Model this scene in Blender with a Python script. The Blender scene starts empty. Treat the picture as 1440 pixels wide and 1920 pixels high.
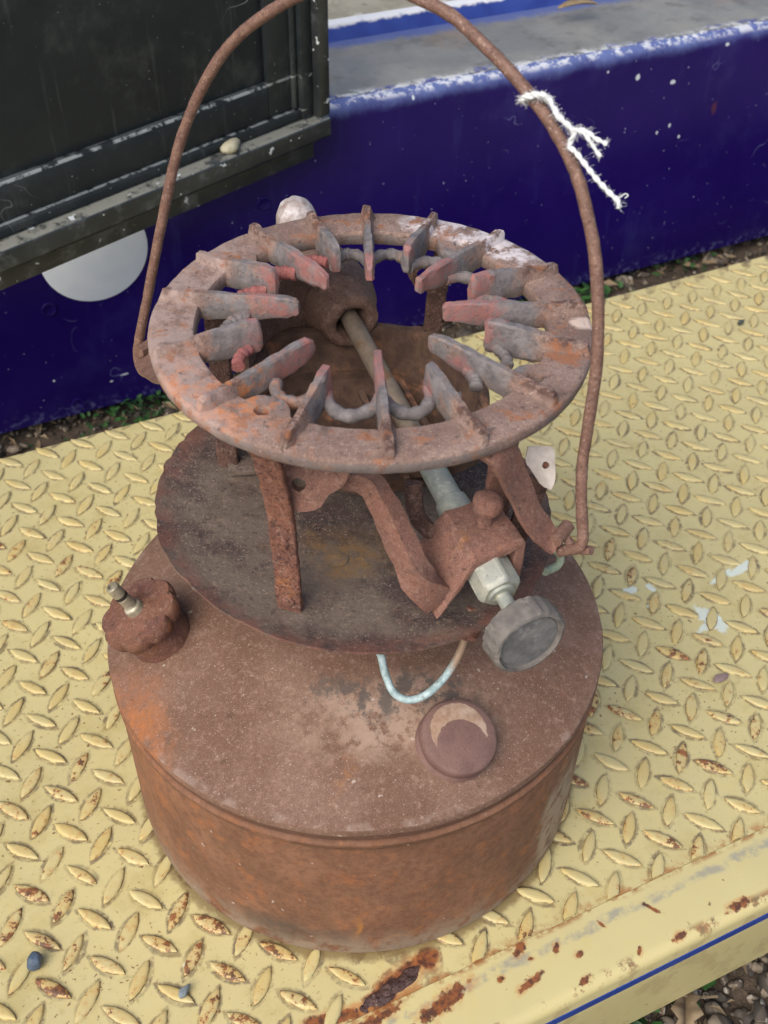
import bpy, bmesh, math, random
from mathutils import Vector, Matrix, Quaternion, noise as mnoise
random.seed(7)
sc = bpy.context.scene
COL = sc.collection
PI = math.pi

# ------------------------------------------------------------------ camera
CAM = Vector((-0.0042, -0.424, 0.591))
PITCH, YAW, ROLL, FPX = 0.742, 0.0427, 0.0184, 2180.3
fw = Vector((math.sin(YAW)*math.cos(PITCH), math.cos(YAW)*math.cos(PITCH), -math.sin(PITCH)))
_r = fw.cross(Vector((0, 0, 1))).normalized(); _u = _r.cross(fw)
RIGHT = math.cos(ROLL)*_r + math.sin(ROLL)*_u
UP = -math.sin(ROLL)*_r + math.cos(ROLL)*_u
cd = bpy.data.cameras.new('camera'); cam = bpy.data.objects.new('camera', cd); COL.objects.link(cam)
cam.matrix_world = Matrix(((RIGHT.x, UP.x, -fw.x, CAM.x), (RIGHT.y, UP.y, -fw.y, CAM.y), (RIGHT.z, UP.z, -fw.z, CAM.z), (0, 0, 0, 1)))
cd.sensor_fit = 'VERTICAL'; cd.sensor_height = 24; cd.lens = FPX/1920*24
cd.clip_start = 0.01; cd.clip_end = 200
cd.dof.use_dof = True; cd.dof.focus_distance = 0.60; cd.dof.aperture_fstop = 12
sc.camera = cam
# ------------------------------------------------------------------ light
SUN_EL, SUN_AZ = math.radians(46), math.radians(-148)      # azimuth from +Y towards +X
w = bpy.data.worlds.new('World'); sc.world = w; w.use_nodes = True
nt = w.node_tree; bg = nt.nodes['Background']
sky = nt.nodes.new('ShaderNodeTexSky'); sky.sky_type = 'NISHITA'; sky.sun_disc = False
sky.sun_elevation = SUN_EL; sky.sun_rotation = SUN_AZ; sky.dust_density = 4.0; sky.air_density = 1.0; sky.ozone_density = 1.0
nt.links.new(sky.outputs[0], bg.inputs[0]); bg.inputs[1].default_value = 0.10
sl = bpy.data.lights.new('sun', 'SUN'); sl.energy = 1.5; sl.angle = math.radians(50); sl.color = (1.0, 0.95, 0.87)
so = bpy.data.objects.new('sun', sl); COL.objects.link(so)
sd_ = Vector((math.sin(SUN_AZ)*math.cos(SUN_EL), math.cos(SUN_AZ)*math.cos(SUN_EL), math.sin(SUN_EL)))
so.rotation_euler = sd_.to_track_quat('Z', 'Y').to_euler()
sc.view_settings.view_transform = 'Standard'; sc.view_settings.look = 'None'
sc.view_settings.exposure = 0.72; sc.view_settings.gamma = 1; sc.view_settings.use_curve_mapping = False

# ------------------------------------------------------------------ survey helpers (photo pixel -> point at a known height / plane)
def ray(px, py): return RIGHT*((px-720)/FPX) + UP*(-(py-960)/FPX) + fw
def at(px, py, z):
    d = ray(px, py); return CAM + d*((z-CAM.z)/d.z)
def on_plane(px, py, p0, n):
    d = ray(px, py); return CAM + d*((p0-CAM).dot(n)/d.dot(n))
EN_ANG = math.atan2(0.4046, 0.9145)
DD = Vector((math.cos(EN_ANG), math.sin(EN_ANG), 0)); NN = Vector((-math.sin(EN_ANG), math.cos(EN_ANG), 0))
def en(P): return Vector((P.dot(DD), P.dot(NN), P.z))

# ------------------------------------------------------------------ materials
def lin(h):
    if isinstance(h, str):
        h = h.lstrip('#'); v = [int(h[i:i+2], 16)/255 for i in (0, 2, 4)]
        return tuple((c/12.92 if c <= .04045 else ((c+.055)/1.055)**2.4) for c in v)
    return h
class Mat:
    def __init__(s, name, rough=.8, metal=0.0):
        s.m = bpy.data.materials.new(name); s.m.use_nodes = True; s.nt = s.m.node_tree
        s.b = s.nt.nodes['Principled BSDF']; s.b.inputs['Roughness'].default_value = rough; s.b.inputs['Metallic'].default_value = metal
        s.obj = s.n('ShaderNodeTexCoord').outputs['Object']; s.pos = s.n('ShaderNodeNewGeometry').outputs['Position']
        s.co = s.obj
    def n(s, t): return s.nt.nodes.new(t)
    def set(s, sock, v):
        if isinstance(v, bpy.types.NodeSocket): s.nt.links.new(v, sock)
        elif isinstance(v, (tuple, list, Vector)) and len(sock.default_value) == 4 and len(v) == 3: sock.default_value = (*v, 1)
        else: sock.default_value = v
    def math(s, op, a, b=0.0, c=None, clamp=False):
        k = s.n('ShaderNodeMath'); k.operation = op; k.use_clamp = clamp; s.set(k.inputs[0], a); s.set(k.inputs[1], b)
        if c is not None: s.set(k.inputs[2], c)
        return k.outputs[0]
    def vm(s, op, a, b=None, out=0):
        k = s.n('ShaderNodeVectorMath'); k.operation = op; s.set(k.inputs[0], a)
        if b is not None: s.set(k.inputs[1], b)
        return k.outputs[out]
    def noise(s, scale, detail=4, rough=.6, co=None, dist=0.0, off=0):
        k = s.n('ShaderNodeTexNoise'); k.inputs['Scale'].default_value = scale; k.inputs['Detail'].default_value = detail
        k.inputs['Roughness'].default_value = rough; k.inputs['Distortion'].default_value = dist
        v = co or s.co
        if off: v = s.vm('ADD', v, (off, off*.7, off*1.3))
        s.set(k.inputs['Vector'], v); return k.outputs[0]
    def vor(s, scale, co=None, feat='F1', out='Distance'):
        k = s.n('ShaderNodeTexVoronoi'); k.feature = feat; k.inputs['Scale'].default_value = scale; s.set(k.inputs['Vector'], co or s.co); return k.outputs[out]
    def step(s, v, a, b, lo=0.0, hi=1.0):
        k = s.n('ShaderNodeMapRange'); k.interpolation_type = 'SMOOTHSTEP'; s.set(k.inputs[0], v)
        k.inputs[1].default_value = a; k.inputs[2].default_value = b; k.inputs[3].default_value = lo; k.inputs[4].default_value = hi
        return k.outputs[0]
    def mix(s, f, a, b):
        k = s.n('ShaderNodeMix'); k.data_type = 'RGBA'; s.set(k.inputs[0], f); s.set(k.inputs[6], lin(a) if not isinstance(a, bpy.types.NodeSocket) else a)
        s.set(k.inputs[7], lin(b) if not isinstance(b, bpy.types.NodeSocket) else b); return k.outputs[2]
    def mul(s, *a):
        r = a[0]
        for x in a[1:]: r = s.math('MULTIPLY', r, x)
        return r
    def mx(s, a, b): return s.math('MAXIMUM', a, b)
    def inv(s, a): return s.math('SUBTRACT', 1.0, a)
    def sep(s, co=None):
        k = s.n('ShaderNodeSeparateXYZ'); s.set(k.inputs[0], co or s.co); return k.outputs
    def blob(s, c, r, rot=0, wob=.5, wscale=60, edge=.35, co=None):
        """soft-edged patch of stain: 1 inside the wobbly ellipsoid c, r"""
        v = s.vm('SUBTRACT', co or s.co, c)
        if rot:
            k = s.n('ShaderNodeVectorRotate'); k.rotation_type = 'Z_AXIS'; s.set(k.inputs['Vector'], v); k.inputs['Angle'].default_value = -rot; v = k.outputs[0]
        d = s.vm('LENGTH', s.vm('DIVIDE', v, r), out=1)
        d = s.math('ADD', d, s.math('MULTIPLY', s.math('SUBTRACT', s.noise(wscale, 5, .65, co=co), .5), wob*2))
        return s.step(d, 1.0, 1.0-edge)
    def color(s, c): s.set(s.b.inputs['Base Color'], c if isinstance(c, bpy.types.NodeSocket) else lin(c))
    def rough(s, v): s.set(s.b.inputs['Roughness'], v)
    def bump(s, h, dist=.0005, strength=1.0, prev=None):
        k = s.n('ShaderNodeBump'); k.inputs['Distance'].default_value = dist; k.inputs['Strength'].default_value = strength
        s.set(k.inputs['Height'], h)
        if prev is not None: s.set(k.inputs['Normal'], prev)
        s.set(s.b.inputs['Normal'], k.outputs[0]); return k.outputs[0]

def rust(name, base, alt, orange, dark, dust='#a89a90', org=.5, drk=.5, dst=.55, sc1=45, rough=.85, bumpd=.0006, post=None, fleck=.5):
    """iron that has rusted: two brown tones, orange bloom, dark pits, pale dust flecks"""
    m = Mat(name, rough)
    big = m.noise(sc1, 5, .62); mid = m.noise(sc1*4.3, 6, .7, off=3.1); fine = m.noise(900, 4, .75, off=7)
    c = m.mix(m.step(big, .38, .62), base, alt)
    c = m.mix(m.math('MULTIPLY', m.step(fine, .3, .75), .35), c, dark)
    o = m.mul(m.step(m.noise(sc1*.8, 6, .7, off=11), .70-.25*org, .85-.25*org), m.step(mid, .35, .6), .85)
    c = m.mix(o, c, orange)
    pit = m.step(m.noise(sc1*6, 5, .7, off=17), .70-.2*drk, .75-.2*drk)
    c = m.mix(m.math('MULTIPLY', pit, .75), c, dark)
    c = m.mix(m.step(m.noise(420, 6, .8, off=61), .40, .62, .55, 0), c, m.mix(.6, c, dark))
    c = m.mix(m.step(m.noise(260, 5, .8, off=67), .52, .66, 0, .45), c, m.mix(.5, c, '#c9aa98'))
    d = m.mul(m.step(m.noise(sc1*1.4, 5, .65, off=23), .72-.25*dst, .95-.25*dst), m.step(m.noise(620, 3, .7, off=5), .35, .7), .75)
    c = m.mix(d, c, dust)
    gr1 = m.noise(1500, 3, .6, off=141)
    c = m.mix(m.step(gr1, .50, .34, 0, .55), c, m.mix(.7, c, dark)); c = m.mix(m.step(gr1, .56, .72, 0, .42), c, m.mix(.55, c, '#cdb0a0'))
    if fleck:
        f = m.mul(m.step(m.noise(1100, 2, .5, off=31), .665, .72), fleck)
        c = m.mix(f, c, '#cdbfb5')
    if post: c = post(m, c)
    m.color(c)
    h = m.math('ADD', m.math('MULTIPLY', fine, .5), m.math('ADD', mid, m.math('MULTIPLY', pit, -.5)))
    m.bump(h, bumpd, .7)
    m.rough(m.step(big, .3, .7, rough-.12, rough+.08))
    return m.m

def post_tank(m, c):
    x, y, z = m.sep()
    # bright orange bloom on the left shoulder
    s1 = m.blob((-.112, -.076, .114), (.040, .075, .026), wob=.6, wscale=34, edge=.8)
    c = m.mix(m.mul(s1, m.step(m.noise(150, 6, .75, off=2), .36, .60), .9), c, '#ae6a35')
    s1b = m.blob((-.112, -.070, .085), (.048, .070, .060), wob=.6, wscale=25, edge=.9)
    c = m.mix(m.mul(s1b, m.step(m.noise(110, 6, .75, off=119), .32, .60), .7), c, '#a3602f')
    # browner side wall below the seam
    side = m.mul(m.step(z, .1225, .112), .8)
    c = m.mix(side, c, m.mix(m.step(m.noise(30, 5, .65, off=9), .35, .65), '#6f4c36', '#855d45'))
    sm = m.mul(m.step(z, .122, .112), m.step(m.noise(230, 6, .78, off=111), .44, .60), .5); c = m.mix(sm, c, '#5a3a2a')
    sm2 = m.mul(m.step(z, .122, .112), m.step(m.noise(75, 6, .75, off=115), .52, .66), .55); c = m.mix(sm2, c, '#9a6038')
    # pale grey wear near the foot and on the right flank
    foot = m.mul(m.step(z, .034, .003), m.step(m.noise(60, 5, .7, off=4), .40, .56), .8)
    c = m.mix(foot, c, '#8d8171')
    fl = m.blob((.105, -.070, .045), (.022, .03, .055), wob=.6, wscale=50, edge=.5)
    c = m.mix(m.mul(fl, m.step(m.noise(90, 5, .7, off=93), .36, .52), .85), c, '#a3927c')
    # dark oil patch low on the left
    oil = m.blob((-.035, -.118, .022), (.045, .02, .016), wob=.7, wscale=45, edge=.8)
    c = m.mix(m.mul(oil, .65), c, '#3a3630')
    # scraped pale and dark patches under the pan
    p1 = m.blob((.015, -.080, .14), (.062, .030, .03), wob=.8, wscale=55, edge=.8)
    c = m.mix(m.mul(p1, m.step(m.noise(120, 6, .75, off=6), .38, .52), .8), c, '#a58d7c')
    p2 = m.blob((.02, -.072, .14), (.055, .016, .03), wob=1.0, wscale=70, edge=.6)
    c = m.mix(m.mul(p2, m.step(m.noise(95, 5, .7, off=8), .46, .56), .85), c, '#504a46')
    # ochre runs on the front of the side
    st = m.math('ABSOLUTE', m.math('SUBTRACT', m.noise(38, 2, .5, off=14, dist=.6), .5))
    stm = m.mul(m.step(st, .050, .010), m.step(m.noise(140, 4, .7, off=121), .36, .56), m.blob((.012, -.132, .032), (.026, .02, .026), wob=.9, wscale=60, edge=.7), .7)
    c = m.mix(stm, c, '#a9702c')
    st2 = m.mul(m.blob((-.008, -.112, .132), (.004, .014, .02), rot=-.55, wob=1.2, wscale=120, edge=.9), m.step(m.noise(200, 4, .7, off=123), .4, .6))
    c = m.mix(m.mul(st2, .5), c, '#98663c')
    gv = m.mul(m.step(z, .1140, .1156), m.step(z, .1208, .1198), .55); c = m.mix(gv, c, '#43291e'); gv2 = m.mul(m.step(m.math('ABSOLUTE', m.math('SUBTRACT', z, .1085)), .0016, .0004), .5); c = m.mix(gv2, c, '#43291e')
    # scratches, pale rim of the seam
    c = m.mix(m.mul(m.step(m.math('ABSOLUTE', m.math('SUBTRACT', z, .1262)), .0012, .0004), m.step(m.noise(60, 4, .6, off=19), .5, .62), .3), c, '#a8978c')
    nick = m.step(m.noise(210, 2, .5, off=44), .735, .76)
    c = m.mix(m.mul(nick, .7), c, '#b5a79b')
    return c
RUST_TANK = rust('tank_rust', '#846657', '#735546', '#95603f', '#57402f', dust='#96827a', org=.45, drk=.35, dst=.5, sc1=24, bumpd=.00035, post=post_tank)

def post_pan(m, c):
    g = m.step(m.noise(33, 5, .6, off=3), .42, .6)
    c = m.mix(m.mul(g, .55), c, '#7a6d60')
    c = m.mix(m.mul(m.step(m.noise(520, 5, .8, off=83), .54, .66), m.step(m.noise(40, 4, .65, off=103), .40, .62), .75), c, '#a08c78'); c = m.mix(m.mul(m.step(m.noise(300, 5, .8, off=87), .53, .66), m.step(m.noise(36, 4, .65, off=107), .36, .56), .65), c, '#332b2a')
    b = m.mul(m.blob((-.005, -.030, .2), (.038, .022, .05), wob=.9, wscale=50, edge=.95), m.step(m.noise(170, 5, .75, off=57), .36, .58))
    c = m.mix(m.mul(b, .75), c, '#8d6a3a')
    x, y, z = m.sep()
    r = m.vm('LENGTH', m.vm('MULTIPLY', m.co, (1, 1, 0)), out=1)
    c = m.mix(m.mul(m.step(r, .084, .095), m.step(m.noise(80, 4, .6, off=12), .35, .6), .6), c, '#7f5346')
    return c
RUST_PAN = rust('pan_rust', '#5d4a44', '#4b3e3b', '#7f5a3c', '#33292a', dust='#9c8f80', org=.3, drk=.6, dst=.75, sc1=38, bumpd=.0008, post=post_pan, fleck=.8)

GC = Vector((.007, 0, .3145))
def post_grate(m, c):
    v = m.vm('SUBTRACT', m.co, GC); x, y, z = m.sep(v)
    r = m.vm('LENGTH', m.vm('MULTIPLY', v, (1, 1, 0)), out=1)
    nz = m.noise(95, 5, .7, off=2)
    # burnt blue-grey iron between ring and tips
    g = m.mul(m.step(m.math('ADD', r, m.math('MULTIPLY', m.math('SUBTRACT', m.noise(140, 4, .7, off=71), .5), .02)), .0745, .068), m.step(m.noise(70, 5, .7, off=21), .36, .46), .9)
    c = m.mix(g, c, m.mix(m.step(m.noise(180, 5, .75, off=97), .36, .62), '#5f5d60', '#7f7b7c'))
    # red oxide crust towards the inner tips
    rr = m.math('ADD', r, m.math('MULTIPLY', m.math('SUBTRACT', nz, .5), .03))
    red = m.mul(m.step(rr, .058, .051), m.step(m.noise(26, 3, .6, off=40), .44, .52), m.step(m.noise(240, 5, .75, off=43), .34, .48), .9)
    pz_ = m.mul(m.step(z, .001, .004), m.step(r, .070, .078), m.step(m.noise(210, 5, .75, off=81), .44, .54), .8); c = m.mix(pz_, c, '#4a3029')
    c = m.mix(red, c, m.mix(m.step(m.noise(260, 4, .7, off=6), .4, .6), '#9c655f', '#8e6a68'))
    # remains of white enamel on the right rear of the ring
    en_ = m.blob((.050, .072, 0), (.048, .030, .02), rot=-.8, wob=.55, wscale=60, edge=.4, co=v)
    en_ = m.mul(en_, m.step(r, .075, .079), m.step(m.noise(48, 6, .7, off=15), .46, .54), m.step(z, -.006, -.002))
    c = m.mix(m.mul(en_, .9), c, '#d8d0d2')
    e2 = m.blob((.094, -.004, 0), (.010, .006, .02), wob=.6, wscale=90, edge=.4, co=v)
    c = m.mix(m.mul(e2, .9), c, '#d9c3b4')
    # bright orange on the front left
    o = m.blob((-.060, -.052, .0), (.045, .036, .03), rot=-.7, wob=.8, wscale=60, edge=.8, co=v)
    c = m.mix(m.mul(o, m.step(m.noise(130, 6, .75, off=33), .46, .58), .9), c, '#bd7440')
    rim = m.mul(m.step(z, -.0012, -.0022), m.step(m.noise(50, 5, .7, off=127), .42, .56), .75); c = m.mix(rim, c, '#716a69')
    lf = m.mul(m.step(x, -.035, -.07), m.step(r, .073, .078), m.step(m.noise(70, 5, .7, off=131), .36, .54), .55); c = m.mix(lf, c, '#ab9892')
    o2 = m.mul(m.step(m.noise(80, 5, .7, off=51), .54, .64), m.step(r, .07, .08), .7)
    c = m.mix(o2, c, '#965f3c')
    return c
RUST_GRATE = rust('grate_rust', '#9e867a', '#876e62', '#a0704f', '#5a4846', dust='#a39590', org=.35, drk=.5, dst=.5, sc1=60, rough=.78, bumpd=.0008, post=post_grate, fleck=.6)
RUST_LUMP = rust('red_crust', '#b06661', '#9a5f5c', '#c07a6a', '#6a4648', org=.3, drk=.3, dst=.3, sc1=90, bumpd=.0014, fleck=.3)
RUST_LEG = rust('leg_rust', '#93604a', '#7c5346', '#b0743e', '#472c28', org=.55, drk=.75, dst=.3, sc1=75, bumpd=.0012, fleck=.3)
RUST_DARK = rust('burner_rust', '#6a4b40', '#5a4038', '#7e5238', '#33241f', org=.25, drk=.65, dst=.35, sc1=60, bumpd=.0014, fleck=.3)
RUST_WALL = rust('burner_wall_rust', '#84675a', '#73594d', '#8a6044', '#4a352d', org=.25, drk=.5, dst=.4, sc1=60, bumpd=.0010, fleck=.3)
RUST_ARM = rust('bracket_rust', '#94695a', '#826054', '#ac7440', '#553a34', org=.5, drk=.5, dst=.35, sc1=60, bumpd=.0008, fleck=.3)
RUST_WIRE = rust('handle_rust', '#8a6a5b', '#77594c', '#96664c', '#4c332d', org=.25, drk=.55, dst=.45, sc1=120, rough=.62, bumpd=.0004, fleck=.5)
RUST_CAP = rust('filler_cap_rust', '#83563f', '#70483c', '#b06c34', '#42302c', org=.6, drk=.45, dst=.25, sc1=60, bumpd=.0006, fleck=.2)

def grooved():
    m = Mat('grooved_burner_rust', .9)
    x, y, z = m.sep()
    t = m.math('ADD', m.math('MULTIPLY', x, .9575), m.math('MULTIPLY', y, .2886))
    t = m.math('ADD', t, m.math('MULTIPLY', m.noise(40, 3, .6), .004))
    wv = m.math('ABSOLUTE', m.math('SUBTRACT', m.math('FRACT', m.math('MULTIPLY', t, 210.0)), .5))
    gr = m.mul(m.step(wv, .08, .02), m.step(m.noise(45, 3, .6, off=31), .46, .56), m.step(y, .035, .015))
    c = m.mix(m.step(m.noise(70, 5, .7), .35, .65), '#46342c', '#634c3e')
    c = m.mix(m.mul(m.step(m.noise(55, 4, .6, off=9), .55, .7), .8), c, '#9b6a4c')
    c = m.mix(m.mul(gr, .75), c, '#2a1c18')
    m.color(c); m.bump(m.math('ADD', m.math('MULTIPLY', m.noise(500, 5, .7), .5), m.inv(gr)), .0010, .8)
    return m.m
GROOVED = grooved()
def zinc(name, a, b, cc, metal=.25, rough=.55):
    m = Mat(name, rough, metal)
    c = m.mix(m.step(m.noise(140, 5, .7), .35, .65), a, b)
    c = m.mix(m.mul(m.step(m.noise(80, 5, .7, off=6), .54, .64), .8), c, cc)
    c = m.mix(m.mul(m.step(m.noise(700, 3, .7, off=9), .6, .72), .5), c, '#4c4a45')
    m.color(c); m.bump(m.noise(600, 4, .7), .0003, .6); return m.m
ZINC = zinc('weathered_zinc', '#8f958f', '#a9ada2', '#c9c8b4'); ZINC_PALE = zinc('pale_fitting', '#b3b4a6', '#9a9d96', '#d5d3bf')
STEEL_ROD = zinc('rod_steel', '#75695c', '#86786a', '#7a5636'); BRASS = zinc('dull_valve_brass', '#a79f88', '#8d8572', '#c7c2b0', .35, .45)
KNOBM = zinc('knob_grey', '#756f69', '#625e5b', '#8f8880', 0, .8)
KNOBF = zinc('knob_face_grey', '#5b5c5b', '#727170', '#858380', 0, .85)
def simple(name, a, b, scale=200, rough=.7, bumpd=.0002, spec=None):
    m = Mat(name, rough); m.color(m.mix(m.step(m.noise(scale, 5, .65), .35, .65), a, b)); m.bump(m.noise(scale*4, 4, .7), bumpd, .7)
    if spec is not None: m.b.inputs['Specular IOR Level'].default_value = spec
    return m.m
def tube_mat():
    m = Mat('verdigris_tube', .55); x, y, z = m.sep()
    c = m.mix(m.step(m.noise(200, 5, .7), .36, .62), '#b4c8ca', '#8aa1a4')
    c = m.mix(m.mul(m.step(m.noise(420, 4, .7, off=4), .56, .66), .7), c, '#6f7f7c')
    r = m.step(m.math('ADD', x, m.math('MULTIPLY', m.math('SUBTRACT', m.noise(180, 4, .7, off=6), .5), .012)), .040, .046)
    c = m.mix(m.mul(r, .85), c, '#94704f'); m.color(c); m.bump(m.noise(700, 4, .7), .0002, .6); return m.m
VERDI = tube_mat()
VERDI2 = simple('green_verdigris', '#a7b39c', '#8f9d88', 260, .6)
WHITE_CRUST = simple('white_enamel_tab', '#cfc6bd', '#bbb0a6', 180, .8, .0005)
WHITE_CAP = simple('whitened_cap', '#cfcacb', '#8f7f78', 110, .6, .0006)
STRINGM = simple('white_cotton', '#e9ecec', '#d5d8d8', 900, .95, .0002)
DARKHOLE = simple('bore_dark', '#1c1512', '#2b201b', 200, .9)
def plug_mat():
    m = Mat('plug_cap_rust', .7)
    c = m.mix(m.step(m.noise(60, 5, .6), .35, .65), '#7c5f57', '#6d524c')
    c = m.mix(m.mul(m.step(m.noise(900, 4, .7), .45, .7), .4), c, '#4f3b36')
    v = m.co
    d1 = m.vm('LENGTH', m.vm('MULTIPLY', m.vm('SUBTRACT', v, (-.0006, .0022, 0)), (1, 1, 0)), out=1)
    d2 = m.vm('LENGTH', m.vm('MULTIPLY', m.vm('SUBTRACT', v, (.0010, -.0048, 0)), (1, 1.0, 0)), out=1)
    z = m.sep()[2]
    wb_ = m.math('MULTIPLY', m.math('SUBTRACT', m.noise(330, 4, .7, off=8), .5), .0022); d1 = m.math('ADD', d1, wb_); d2 = m.math('ADD', d2, wb_)
    cr = m.mul(m.step(d1, .0140, .0135), m.step(d2, .0124, .0128), m.step(z, .0110, .0118))
    c = m.mix(m.mul(cr, m.step(m.noise(150, 5, .7, off=33), .28, .48, .45, .95)), c, m.mix(m.step(m.noise(130, 5, .7, off=3), .35, .65), '#b39c8a', '#997a62'))
    m.color(c); m.bump(m.noise(800, 4, .7), .0002, .6); return m.m
PLUGM = plug_mat()

# deck paint -----------------------------------------------------------
LO = (.35634, .08494); LA = (.028377, -.000417); LB = (.001019, .028852)
det = LA[0]*LB[1]-LA[1]*LB[0]
def paint_base(m):
    c = m.mix(m.step(m.noise(9, 4, .55), .35, .65), '#c6bb88', '#bfb484')
    c = m.mix(m.mul(m.step(m.noise(60, 5, .65, off=5), .5, .75), .35), c, '#c8b877')
    return c
def rust_on(m, c, f):
    rc = m.mix(m.step(m.noise(240, 5, .7, off=2), .4, .6), '#4c2e28', '#8a5230')
    return m.mix(f, c, rc)
def deck_mat():
    m = Mat('yellow_paint_plate', .42)
    x, y, z = m.sep(); c = paint_base(m)
    # grime caught round the foot of every raised lug
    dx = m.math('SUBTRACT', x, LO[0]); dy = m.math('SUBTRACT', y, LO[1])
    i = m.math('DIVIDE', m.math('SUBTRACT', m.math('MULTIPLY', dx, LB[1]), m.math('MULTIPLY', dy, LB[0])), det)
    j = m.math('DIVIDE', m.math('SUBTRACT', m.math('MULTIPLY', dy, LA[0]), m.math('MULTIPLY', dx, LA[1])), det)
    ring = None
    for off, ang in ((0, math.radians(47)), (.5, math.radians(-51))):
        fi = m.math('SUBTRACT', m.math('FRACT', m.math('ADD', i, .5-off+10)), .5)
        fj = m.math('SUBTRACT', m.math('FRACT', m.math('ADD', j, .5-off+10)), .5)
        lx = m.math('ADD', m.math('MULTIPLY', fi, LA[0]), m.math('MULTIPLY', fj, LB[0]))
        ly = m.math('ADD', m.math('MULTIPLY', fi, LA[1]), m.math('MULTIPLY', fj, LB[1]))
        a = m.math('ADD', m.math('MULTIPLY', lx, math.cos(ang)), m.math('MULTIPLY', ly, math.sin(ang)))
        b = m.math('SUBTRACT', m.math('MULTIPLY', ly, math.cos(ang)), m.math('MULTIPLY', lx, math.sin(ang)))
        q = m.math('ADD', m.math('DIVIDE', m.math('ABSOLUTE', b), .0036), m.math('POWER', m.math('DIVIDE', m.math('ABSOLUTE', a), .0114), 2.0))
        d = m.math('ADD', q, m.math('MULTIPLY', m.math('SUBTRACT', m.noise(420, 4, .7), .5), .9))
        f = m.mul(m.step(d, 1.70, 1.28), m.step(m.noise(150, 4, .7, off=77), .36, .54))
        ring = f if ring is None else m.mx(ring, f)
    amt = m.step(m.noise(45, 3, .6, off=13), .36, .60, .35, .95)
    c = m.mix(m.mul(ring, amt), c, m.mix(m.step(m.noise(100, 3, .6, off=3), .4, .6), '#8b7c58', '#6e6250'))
    ml = m.mul(m.step(m.noise(26, 6, .72, off=91), .48, .70), .45); c = m.mix(ml, c, '#a8985e')
    hz = m.mul(m.step(m.noise(130, 5, .75, off=95), .58, .70), .35); c = m.mix(hz, c, '#93854f')
    # rust freckles and grime specks
    sp = m.mul(m.step(m.noise(330, 3, .6, off=27), .64, .69), m.step(m.noise(18, 4, .6, off=4), .40, .56))
    c = m.mix(m.mul(sp, .9), c, '#6a4426')
    sp2 = m.step(m.noise(560, 2, .5, off=71), .72, .75)
    c = m.mix(m.mul(sp2, .8), c, '#4a3d2e')
    brown = m.blob((-.06, -.095, 0), (.05, .045, 1), wob=1, wscale=30, edge=.9)
    c = m.mix(m.mul(brown, m.step(m.noise(60, 5, .7, off=41), .5, .65), .4), c, '#b48b4c')
    # big rust burst by the edge seam and rusty rim along it
    for (cx, cy, rx, ry, ro) in ((-.043, -.139, .027, .0065, .32), (-.020, -.1335, .007, .006, .9), (-.080, -.141, .016, .004, -.2)):
        b1 = m.blob((cx, cy, 0), (rx*1.35, ry*1.6, 1), rot=ro, wob=.7, wscale=80, edge=.6); c = m.mix(m.mul(b1, .55), c, '#b7763f')
        b2 = m.blob((cx, cy, 0), (rx, ry, 1), rot=ro, wob=.8, wscale=95, edge=.3); c = rust_on(m, c, m.mul(b2, .95))
    se = m.mul(m.step(y, -.1395, -.1465), m.step(m.noise(70, 5, .7, off=37), .45, .6), .8)
    c = m.mix(se, c, '#9a6230')
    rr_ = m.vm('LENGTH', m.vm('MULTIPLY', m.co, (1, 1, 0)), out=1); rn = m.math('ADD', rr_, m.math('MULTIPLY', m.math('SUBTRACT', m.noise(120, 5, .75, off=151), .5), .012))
    c = m.mix(m.mul(m.step(rn, .1335, .1285), .7), c, '#6b5334')  # dark band round the tank foot: contact shade put into the colour
    # pale paint splats
    for (cx, cy, rx, ry) in ((.268, 0, .007, .016), (.262, -.004, .012, .004), (.318, .0305, .016, .004), (.300, .030, .014, .003), (.2315, .0455, .009, .004), (.2475, .042, .003, .005), (-.137, -.0827, .0016, .0016), (.237, .028, .003, .002)):
        s = m.blob((cx, cy, 0), (rx, ry, 1), rot=.2, wob=.75 if rx > .002 else .1, wscale=170, edge=.35); c = m.mix(m.mul(s, .8), c, '#cfdcd8')
    m.color(c); m.bump(m.math('ADD', m.noise(240, 4, .6), m.math('MULTIPLY', m.noise(60, 3, .5), 2)), .00018, .6)
    m.rough(m.step(m.noise(40, 4, .6, off=7), .3, .7, .34, .52)); return m.m
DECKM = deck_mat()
def lug_mat():
    m = Mat('lug_paint', .5); m.co = m.pos
    c = m.mix(.10, paint_base(m), '#b89c5c')
    c = m.mix(m.mul(m.step(m.noise(30, 3, .5, off=3), .42, .62), .45), c, '#c2a763')
    k = m.n('ShaderNodeObjectInfo').outputs['Random']
    z = m.sep(m.obj)[2]
    thr = m.math('MULTIPLY', m.math('SUBTRACT', k, .52), .20)
    nn = m.math('ADD', m.noise(190, 5, .7, off=5), thr)
    big = m.step(m.noise(7, 2, .5, off=9), .35, .65, -.06, .05)
    nn = m.math('ADD', nn, big)
    c = m.mix(m.mul(m.step(nn, .50, .62), .45), c, '#b98a4c')
    c = rust_on(m, c, m.mul(m.step(nn, .612, .648), .9))
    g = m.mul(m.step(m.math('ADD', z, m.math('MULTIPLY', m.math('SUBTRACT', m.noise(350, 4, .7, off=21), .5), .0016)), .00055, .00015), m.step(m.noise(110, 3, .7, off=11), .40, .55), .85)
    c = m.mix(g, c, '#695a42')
    m.color(c); m.bump(m.noise(500, 4, .6), .0003, .6); return m.m
LUGM = lug_mat()
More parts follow.
